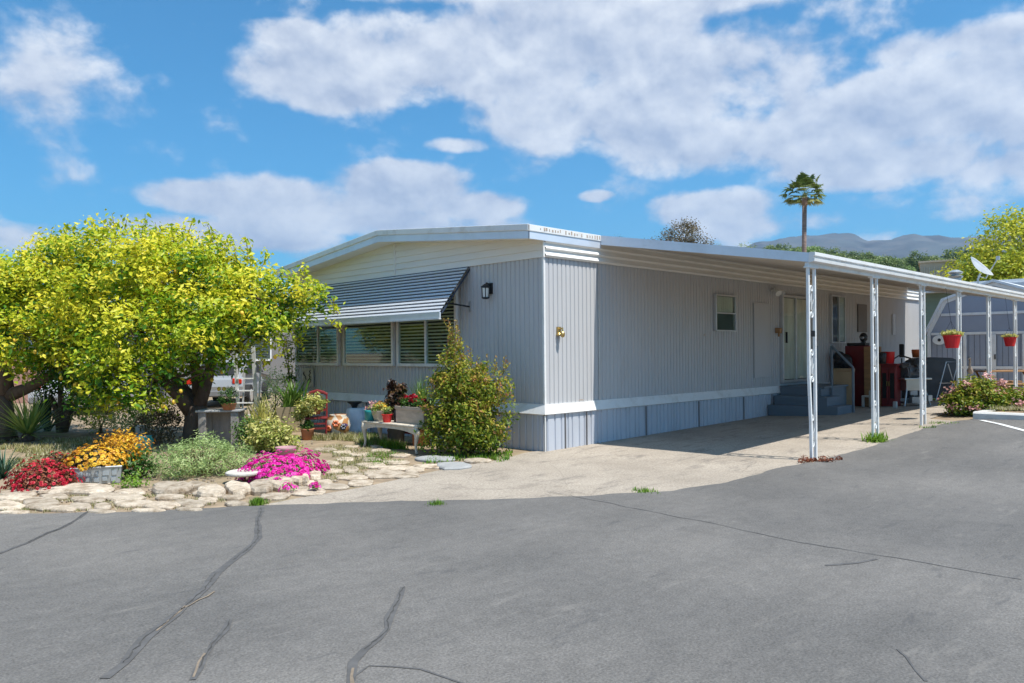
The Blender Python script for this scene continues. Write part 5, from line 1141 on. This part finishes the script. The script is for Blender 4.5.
# ---- patio table and bird
b=Vector((13.9,-3.1,gz(8,-3))); t=T('patio_table','brown slatted patio table with cross legs behind the carport posts','table',b,rz=rad(-45))
m=MB()
for k in range(7): m.bb(-.8,.8,-.4+k*.115,-.4+k*.115+.10,.70,.73)
m.build('top','wood',t)
for s_ in(-1,1):
    m=MB(); m.tube([(s_*.6,-.32,0),(s_*.6,.32,.70)],.03,6); m.tube([(s_*.6,.32,0),(s_*.6,-.32,.70)],.03,6); m.build('leg','wood',t)
m=MB(); m.tube([(-.6,0,.35),(.6,0,.35)],.025,6); m.build('stretcher','wood',t)
for q in (-1,1):
    t=T('patio_bench',('far' if q>0 else 'near')+' brown timber bench drawn up to the slatted patio table','bench',b+Vector((.5*q,.5*q,0)),rz=rad(-45))
    m=MB(); m.bb(-.75,.75,-.13,.13,.40,.435); m.build('seat','wood',t)
    for s_ in(-1,1): m=MB(); m.bb(s_*.55-.03,s_*.55+.03,-.11,.11,0,.40); m.build('leg','wood',t)
b=G(983,405)+Vector((.6,.4,0)); b.z=gz(8,-4)
t=T('heron_ornament','slim dark metal heron standing on a thin pole near the pink bush','garden ornament',b)
m=MB(); m.tube([(0,0,0),(0,0,.62)],.012,6); m.tube([(.12,0,.66),(0,0,.70),(-.05,0,.82),(-.02,0,.98),(-.08,0,1.03),(-.2,0,.99)],[.02,.06,.03,.022,.03,.006],8); m.build('body','rust',t,smooth=True)
# hanging pots
for (px,py,x,lb) in ((952,342,None,'larger red hanging pot with yellow-green flowers on the fourth carport post'),(1010,342,None,'smaller red hanging pot with pale flowers on the sixth carport post')):
    yl=-3.78; d=ray(px,py); tt=(yl-CAM[1])/d[1]; p=Vector([CAM[i]+d[i]*tt for i in range(3)])
    ks=.80 if px<1000 else .68; t=T('hanging_pot',lb,'hanging pot',p+Vector((0,0,-.14*ks)),group='red pots hanging under the carport edge'); t.scale=(ks,ks,ks)
    m=MB(); m.lathe([(.13,0),(.185,.27),(.195,.275),(.195,.30),(.17,.30),(.16,.26)],n=20); m.build('pot','redplastic',t,smooth=False)
    C,N,i_,k_=cloud([(0,0,.33,.22,.22,.06)],900,.05,14,.3); leafmesh('foliage',C,N,.05,.03,rng.normal(.75,.2,len(C)),'paleleaf',t)
    m=MB(); topz=(2.66-p.z)/ks+.14
    for a in (0,2.1,4.2): m.tube([(.18*math.cos(a),.18*math.sin(a),.29),(0,.02,.62)],.004,4)
    m.tube([(0,.02,.62),(0,.12,topz)],.005,4); m.build('hanger','black',t)
# ---- pink bush, bed plants
random.seed(9)
b=G(964,417)+Vector((.55,-.08,0)); 
t=plant('pink_flowering_bush','spreading bush with leathery leaves and pale pink blossoms at the kerb end','shrub',b,[(0,0,.35,.5,.5,.36),(.3,-.35,.35,.42,.42,.32),(-.15,.15,.25,.4,.4,.26),(.1,0,.62,.36,.36,.28),(.5,-.6,.28,.38,.38,.26)],7500,.085,'bushleaf',clump=.15,tb=.33,tv=.3,stems=14,zt=.15); t.scale=(1,1,.80)
C,N,i_,k_=cloud([(0,0,.42,.52,.52,.36),(.3,-.35,.40,.44,.44,.32),(-.15,.15,.3,.4,.4,.28),(.1,0,.67,.38,.38,.28),(.55,-.6,.3,.38,.38,.26)],900,.11,26,.92,.02); leafmesh('blossoms',C*np.array([1.08,1.08,1.10]),N,.062,.055,rng.normal(.5,.25,len(C)),'pinkpetal',t)
z=gz(8,-5)+.10
plant('lime_shrub','low lime green shrub in the raised bed right of the pink bush','shrub',(8.4,-4.75,z),[(0,0,.18,.4,.4,.2),(.3,-.3,.2,.35,.35,.2)],2200,.06,'limeleaf',clump=.12,tb=.5,stems=5)
t=plant('geranium','leafy geranium with red flower heads in the raised bed behind the kerb','flowers',(8.5,-5.35,z),[(0,0,.3,.4,.36,.3),(.3,-.3,.35,.4,.36,.3),(.0,-.2,.5,.3,.3,.25)],3200,.075,'greenleaf',clump=.13,tb=.6,stems=6)
C,N,i_,k_=cloud([(-.05,.1,.62,.18,.18,.08),(.0,-.3,.55,.12,.12,.06)],260,.05,26,.6); leafmesh('blossoms',C,N,.055,.05,rng.normal(.65,.2,len(C)),'redpetal',t)
plant('bed_shrub','dull green shrub at the back of the raised bed near the patio table','shrub',(10.3,-5.0,z),[(0,0,.35,.5,.5,.35),(.5,-.6,.35,.5,.5,.35)],2600,.07,'greenleaf',tb=.5,stems=6)
grassfield('bed_grass',[(random.uniform(7.1,10.5),random.uniform(-6.5,-4.3),z) for i in range(900)],.07,.014,'drygrass','thin dry grass in the raised bed','grass')
# weeds at post feet
t=T('weed_clump','fresh green weed clump growing against the second carport post','plant',G(875,442)+Vector((.05,-.02,0))); blades('leaves',200,.17,.026,'freshgrass',t,t0=5,t1=85,spread=.075,tint=.9,lv=.5)
t=T('dry_weed','flat reddish dried weed around the foot of the first carport post','plant',G(812,462)+Vector((.05,-.06,0))); C,N,i_,k_=cloud([(0,0,.02,.38,.14,.03)],420,.05,14,.2,.0); leafmesh('leaves',C,N,.05,.02,rng.normal(.5,.25,len(C)),'reddish',t); t.rotation_euler[2]=-.8
grassfield('kerb_weeds',[tuple(G(px+random.gauss(0,6),py+random.gauss(0,.7))) for px,py in ((930,428),(945,424),(645,493),(640,491)) for _ in range(14)],.05,.012,'freshgrass','small weeds along the drive edge','weeds')
# ================================================================== BACKGROUND
# green neighbour
t=T('neighbour_home','green lap-sided home with a flat white roof beyond the grey shed','house',(25,-6,0))
m=MB(); m.bb(0,9,-12,9.5,-.05,3.75); m.build('walls','greenlap',t)
m=MB()
for k in range(23): z=.3+k*.15; m.poly([(-.03,-12,z),(-.03,9.5,z),(-.004,9.5,z+.15),(-.004,-12,z+.15),(-.0,-12,z),(0,9.5,z)],[(0,1,2,3),(0,1,5,4)])
m.build('lap_siding','greenlap',t)
m=MB(); m.bb(-.6,9.6,-12.6,10,3.752,3.95); m.bb(-.3,9.3,-12.2,9.7,3.951,4.10); m.build('roof','roof',t)
w=window(t,'x',4.3,6.0,.9,1.85); m=MB(); m.poly([(-.05,4.0,2.35),(-.05,6.2,2.35),(-.75,6.2,1.85),(-.75,4.0,1.85),(-.05,4.0,2.30),(-.05,6.2,2.30)],[(0,1,2,3),(3,2,5,4)]); m.build('window_awning','greenawn',t)
m=MB(); m.lathe([(.06,0),(.08,.1),(.05,.2)],(-.12,5.3,2.85),8); m.build('porch_lamp','black',t)
# roof vent + dish stand on this neighbour's roof
p=at(955.5,283,29.5)
t=T('roof_vent','white capped roof vent pipe behind the carport roof edge','roof vent',(p.x,p.y,3.95 if p.x<25 else 4.1)); 
h=(1.55+(348-270)/F*29.5)-t.location.z
m=MB(); m.lathe([(.2,0),(.2,h*.45)],n=16); m.lathe([(.22,h*.46),(.27,h*.58),(.18,h*.64)],n=16); m.lathe([(.2,h*.72),(.27,h*.84),(.1,h)],n=16); m.tube([(0,0,0),(0,0,h*.9)],.13,10); m.build('pipe','galv',t)
# dish on the carport roof
p=at(978,289,21.5)
y_=-2.6; d=ray(978,288); tt=(y_-CAM[1])/d[1]; px_=CAM[0]+d[0]*tt; zb=cz(y_)
px_=min(px_,15.7)
t=T('satellite_dish','grey satellite dish with its arm, bolted on the carport roof','satellite dish',(px_,y_,zb))
m=MB(); m.bb(-.12,.12,-.1,.1,.0,.02); m.tube([(0,0,0),(0,0,.28),(.03,-.05,.42)],.025,8); m.build('mast','galv',t)
m=MB(); n=24; V=[];Fc=[]; 
for i in range(6):
    r=.40*i/5
    for k in range(n): a=2*PI*k/n; V.append((r*math.cos(a),r*.86*math.sin(a),.30*r*r/.16*.4))
for i in range(5):
    for k in range(n): Fc.append((i*n+k,i*n+(k+1)%n,(i+1)*n+(k+1)%n,(i+1)*n+k))
m.poly(V,Fc); o=m.build('dish','whiteplastic',t,smooth=True,loc=(.0,0,.52))
nv=(Vector((R.x,R.y,0))*.62+Vector((-Dv.x,-Dv.y,0))*.35+Vector((0,0,.70))).normalized(); o.rotation_mode='QUATERNION'; o.rotation_quaternion=nv.to_track_quat('Z','Y')
md=o.modifiers.new('t','SOLIDIFY'); md.thickness=.015
e=Vector((0,0,.52))+nv*.42+Vector((R.x,R.y,0))*.16+Vector((0,0,-.02)); m=MB(); m.tube([(0,0,.36),Vector((0,0,.30))+Vector((R.x,R.y,0))*.2,e],.014,6); m.box(e,(.1,.07,.09)); m.build('feed_arm','galv',t)
# beige building
p=at(937,272,42); t=T('utility_building','beige corrugated building rising behind the carport roof','building',(p.x,p.y,0),rz=math.atan2(p.y-CAM[1],p.x-CAM[0])-PI/2); 
ztop=1.55+(348-262)/F*42
m=MB(); m.bb(-.82,.82,0,5,0,ztop); m.build('walls','beige',t)
m=MB()
for k in range(13): m.bb(-.72+k*.12-.018,-.72+k*.12+.018,-.03,-.002,ztop-1.3,ztop-.22)
m.build('louvres','cement',t); m=MB(); m.bb(-.9,.9,-.08,5.1,ztop+.002,ztop+.1); m.build('roof','beige',t)
# palm
def palm():
    p=at(806,350,60); t=T('fan_palm','tall slender fan palm with a round green crown above the carport','tree',(p.x,p.y,0))
    top=(1.55+(349-195)/F*60); m=MB(); m.tube([(0,0,0),(.1,0,top*.3),(-.05,.05,top*.7),(0,0,top)],[.28,.21,.17,.17],10); m.build('trunk','palmbark',t,smooth=True)
    V=[];Fc=[];Tn=[]; random.seed(4)
    for i in range(44):
        a=i*2.39996; th=rad(10+106*((i+.5)/44)**.85+random.uniform(-6,6)); d=Vector((math.cos(a)*math.sin(th),math.sin(a)*math.sin(th),math.cos(th))); c0=Vector((0,0,top)); L=random.uniform(.75,1.35); hub=c0+d*L
        sd=Vector((-math.sin(a),math.cos(a),0)); up=d.cross(sd); b=len(V); tv=random.uniform(.2,.7) if th<1.5 else random.uniform(.5,1)
        V+=[c0-sd*.02,c0+sd*.02,hub]; Fc.append((b,b+1,b+2)); Tn+=[tv]*3
        for q in range(15):
            g_=rad(-75+150*q/14); dd=(d*math.cos(g_)+sd*math.sin(g_)).normalized(); ln=random.uniform(.55,.8); tip=hub+dd*ln+Vector((0,0,-.28*ln*abs(math.sin(g_))-.12))+up*.02; md_=hub+dd*ln*.55; w_=up*.0+dd.cross(up).normalized()*.075; b=len(V)
            V+=[hub,md_-w_,tip,md_+w_]; Fc.append((b,b+1,b+2,b+3)); x=tv+random.uniform(-.12,.12); Tn+=[x]*4
    me=bpy.data.meshes.new('fronds'); me.from_pydata([tuple(v) for v in V],[],Fc); at_=me.attributes.new('tint','FLOAT','POINT'); at_.data.foreach_set('value',[min(1,max(0,x)) for x in Tn]); me.materials.append(M['palmleaf']); o=bpy.data.objects.new('fronds',me); COL.objects.link(o); o.parent=t
    m=MB(); m.lathe([(.17,-.9),(.21,-.5),(.20,-.1),(.10,.1)],(0,0,top),10); m.build('boss','palmbark',t)
palm()
# terrain: hill with oaks, mountains
def interp(tab,x):
    for (a,va),(b_,vb) in zip(tab,tab[1:]):
        if a<=x<=b_: f=(x-a)/(b_-a); f=f*f*(3-2*f); return va+(vb-va)*f
    return tab[0][1] if x<tab[0][0] else tab[-1][1]
hill_tab=[(-900,4),(200,4),(560,6),(660,9),(730,27),(765,33),(830,31),(890,27),(930,26),(980,26),(1100,26),(1500,22),(2200,10)]
def terrain(name,tab,r0,r1,nr,azs,mat,nz,nsc,prof):
    V=[];Fc=[];n=len(azs)
    for j in range(nr+1):
        f=j/nr; r=r0+(r1-r0)*f
        for px in azs:
            a=math.atan((px-512)/F); x=CAM[0]+(R.x*math.sin(a)+Dv.x*math.cos(a))*r/1; y=CAM[1]+(R.y*math.sin(a)+Dv.y*math.cos(a))*r
            h=interp(tab,px)*prof(f); h+=nz*mnoise.fractal(Vector((x/nsc,y/nsc,.3)),.9,2.1,6)*prof(f)*(1 if f else 0); V.append((x,y,max(h,-3)-1.0*(f==0)))
    for j in range(nr):
        for i in range(n-1): Fc.append((j*n+i,j*n+i+1,(j+1)*n+i+1,(j+1)*n+i))
    me=bpy.data.meshes.new(name); me.from_pydata(V,[],Fc); me.materials.append(M[mat]); me.polygons.foreach_set('use_smooth',[True]*len(Fc)); o=bpy.data.objects.new(name,me); COL.objects.link(o); o['kind']='structure'; return o
pr_h=lambda f:(math.sin(min(f*1.7,1)*PI/2)**1.5 if f<.6 else 1-.0*(f))
terrain('hill',hill_tab,130,420,24,list(range(300,1700,14)),'dryhill',1.5,40,pr_h)
mt_tab=[(-900,.2),(560,.25),(640,.45),(700,.78),(730,.90),(765,.985),(790,1.02),(850,1.0),(870,.955),(890,.945),(915,.955),(935,.945),(965,.91),(1000,.89),(1060,1.0),(1300,.95),(1700,.8),(2500,.4)]
RM=4600.; HM=(349-240)/F*RM
mtab=[(a,b_*HM*.93) for a,b_ in mt_tab]
def pr_m(f): return math.sin(min(1,f/.55)*PI/2)**2.6 if f<.55 else 1-.5*(f-.55)
def mh(px): 
    return interp(mtab,px)
terrain('mountains',mtab,2200,2200+(RM-2200)/.55,60,list(range(400,1800,4)),'mount',30,230,pr_m)
def hz(px,r):
    f=(r-130)/290; return interp(hill_tab,px)*pr_h(f)
def oak(name,lab,cat,loc,h,w,mat,grp,n=900,leaf=.7,tb=.45):
    t=T(name,lab,cat,loc,grp)
    m=MB(); m.tube([(0,0,-1),(0,0,h*.3),(w*.1,0,h*.6)],[h*.06,h*.045,h*.02],6); m.build('trunk','bark',t)
    C,N,i_,k_=cloud([(0,0,h*.62,w*.5,w*.5,h*.36),(w*.28,0,h*.5,w*.34,w*.34,h*.30),(-w*.28,w*.1,h*.5,w*.36,w*.36,h*.3),(0,-w*.3,h*.45,w*.34,w*.3,h*.28),(-w*.1,.1,h*.78,w*.25,w*.25,h*.2),(w*.15,.1,h*.3,w*.3,w*.3,h*.2)],n,h*.13,20,.55)
    leafmesh('crown',C,N,leaf,leaf*.6,rng.normal(tb,.2,k_)[i_]+rng.normal(0,.1,len(C)),mat,t); return t
random.seed(12)
protos=[oak('oak_tree','rounded green oak tree on the distant hillside','tree',(0,0,0),h,w,mm,'oaks on the distant hill',2200,.60,tb) for h,w,tb,mm in ((7,8,.45,'oakleaf'),(6,8.5,.8,'oakleaf'),(8,7.5,.3,'oakleaf'),(6.5,8,.25,'greyleaf'))]
spots=[]
for px in range(772,985,7): spots.append((px+random.uniform(-3,3),random.uniform(262,300),random.uniform(.75,1.1)))
for px in range(765,900,9): spots.append((px+random.uniform(-4,4),random.uniform(205,240),random.uniform(.75,1.0)))
for px in (742,747,754,720,990,1003,1015,1030,905,918,962,955,640,628,1045,1060): spots.append((px,random.uniform(235,262),random.uniform(.6,.85)))
for px in range(660,780,10): spots.append((px,random.uniform(180,200),random.uniform(.55,.8)))
for i,(px,r,s_) in enumerate(spots):
    o=protos[i] if i<4 else clone(random.choice(protos))
    if 912<px<960 and r<255: r=290
    a=math.atan((px-512)/F); o.location=(CAM[0]+(R.x*math.sin(a)+Dv.x*math.cos(a))*r,CAM[1]+(R.y*math.sin(a)+Dv.y*math.cos(a))*r,hz(px,r)-.8); o.scale=(s_,s_,s_*random.uniform(.85,1.1)); o.rotation_euler=(0,0,random.uniform(0,6))
def bgtree(px,pytop,dep,w,h,lab,mat,n,leaf,tb,lobes=None,nm='background_tree'):
    p=at(px,350,dep); top=1.55+(349-pytop)/F*dep; t=T(nm,lab,'tree',(p.x,p.y,0)); m=MB(); m.tube([(0,0,-.2),(.2,0,(top-h)*.6),(0,0,top-h*.5)],[.3,.22,.1],8)
    Lb=lobes or [(0,0,0,.5,.5,.5),(.3,0,-.1,.3,.3,.32),(-.32,.1,-.12,.32,.3,.32),(0,-.3,-.1,.35,.3,.35),(.1,.1,.28,.25,.25,.2)]
    LL=[(R.x*a*w+Dv.x*b_*w,R.y*a*w+Dv.y*b_*w,top-h*.5+c*h,ra*w,rb*w,rc*h) for a,b_,c,ra,rb,rc in Lb]
    for l in LL: m.tube([(0,0,top-h*1.0),tuple((np.array(l[:3])+np.array((0,0,top-h)))/2),l[:3]],[.14,.08,.03],5)
    m.build('trunk','bark',t)
    C,N,i_,k_=cloud(LL,n,leaf*3.2,22,.5); leafmesh('crown',C,N,leaf,leaf*.55,rng.normal(tb,.2,k_)[i_]+rng.normal(0,.12,len(C)),mat,t); return t
bgtree(682,219,85,7.2,4.4,'airy brownish eucalyptus crown above the roof, the largest of three','brownleaf',5600,.21,.55,[(.0,0,.1,.3,.3,.35),(.28,0,-.1,.2,.2,.25),(-.15,0,-.05,.2,.2,.3),(-.42,0,-.15,.12,.12,.2),(.1,0,.35,.15,.15,.15),(.05,0,-.3,.4,.3,.15)],'eucalyptus_tree')
bgtree(621,233,100,2.2,3.,'small brown treetop just showing over the roof near the house corner','brownleaf',420,.15,.4,None,'eucalyptus_tree')
bgtree(633,235,104,2.4,3.,'thin brown treetop over the roof, between its twin and the larger eucalyptus','brownleaf',420,.15,.4,None,'eucalyptus_tree')
bgtree(720,242,120,1.0,2,'tiny round green treetop peeking over the carport roof','oakleaf',200,.16,.5)
bgtree(747,243,80,3.2,2.,'low yellow-green treetop at the carport roof edge left of the palm','limeleaf',900,.14,.3)
bgtree(1018,218,40,5.2,6.0,'large bright yellow-green tree behind the satellite dish','limeleaf',24000,.21,.72,[(0,0,.1,.5,.5,.42),(-.35,0,-.1,.32,.3,.35),(-.62,0,-.22,.24,.25,.26),(.4,0,0,.4,.4,.45),(-.15,-.2,-.2,.4,.4,.4),(-.5,-.1,-.35,.3,.3,.25),(.1,0,.42,.2,.2,.14)],'broadleaf_tree')
bgtree(952,266,46,1.3,1.4,'small orange-brown tree next to the large yellow-green one','orangepetal',700,.11,.0)
# trees far across on the left horizon, hidden largely by the garden
terrain('mountains',[(-1500,120),(-600,150),(-200,110),(100,130),(300,60),(400,20)],2600,5200,24,list(range(-1500,401,20)),'mount',40,500,pr_m)
# ---- air
hb=MB(); hb.bb(-5600,5600,-5600,5600,-8,900)
nt=NT('haze_air'); vp=nt.n('ShaderNodeVolumePrincipled',{'Color':(.46,.67,1,1),'Density':.00012,'Anisotropy':.2}); nt.n('ShaderNodeOutputMaterial',{'Volume':vp.outputs[0]})
HAZE=True
if HAZE:
    o=hb.build('haze',nt.m,kind='stuff'); o['label']='pale blue air between the house and the mountains'
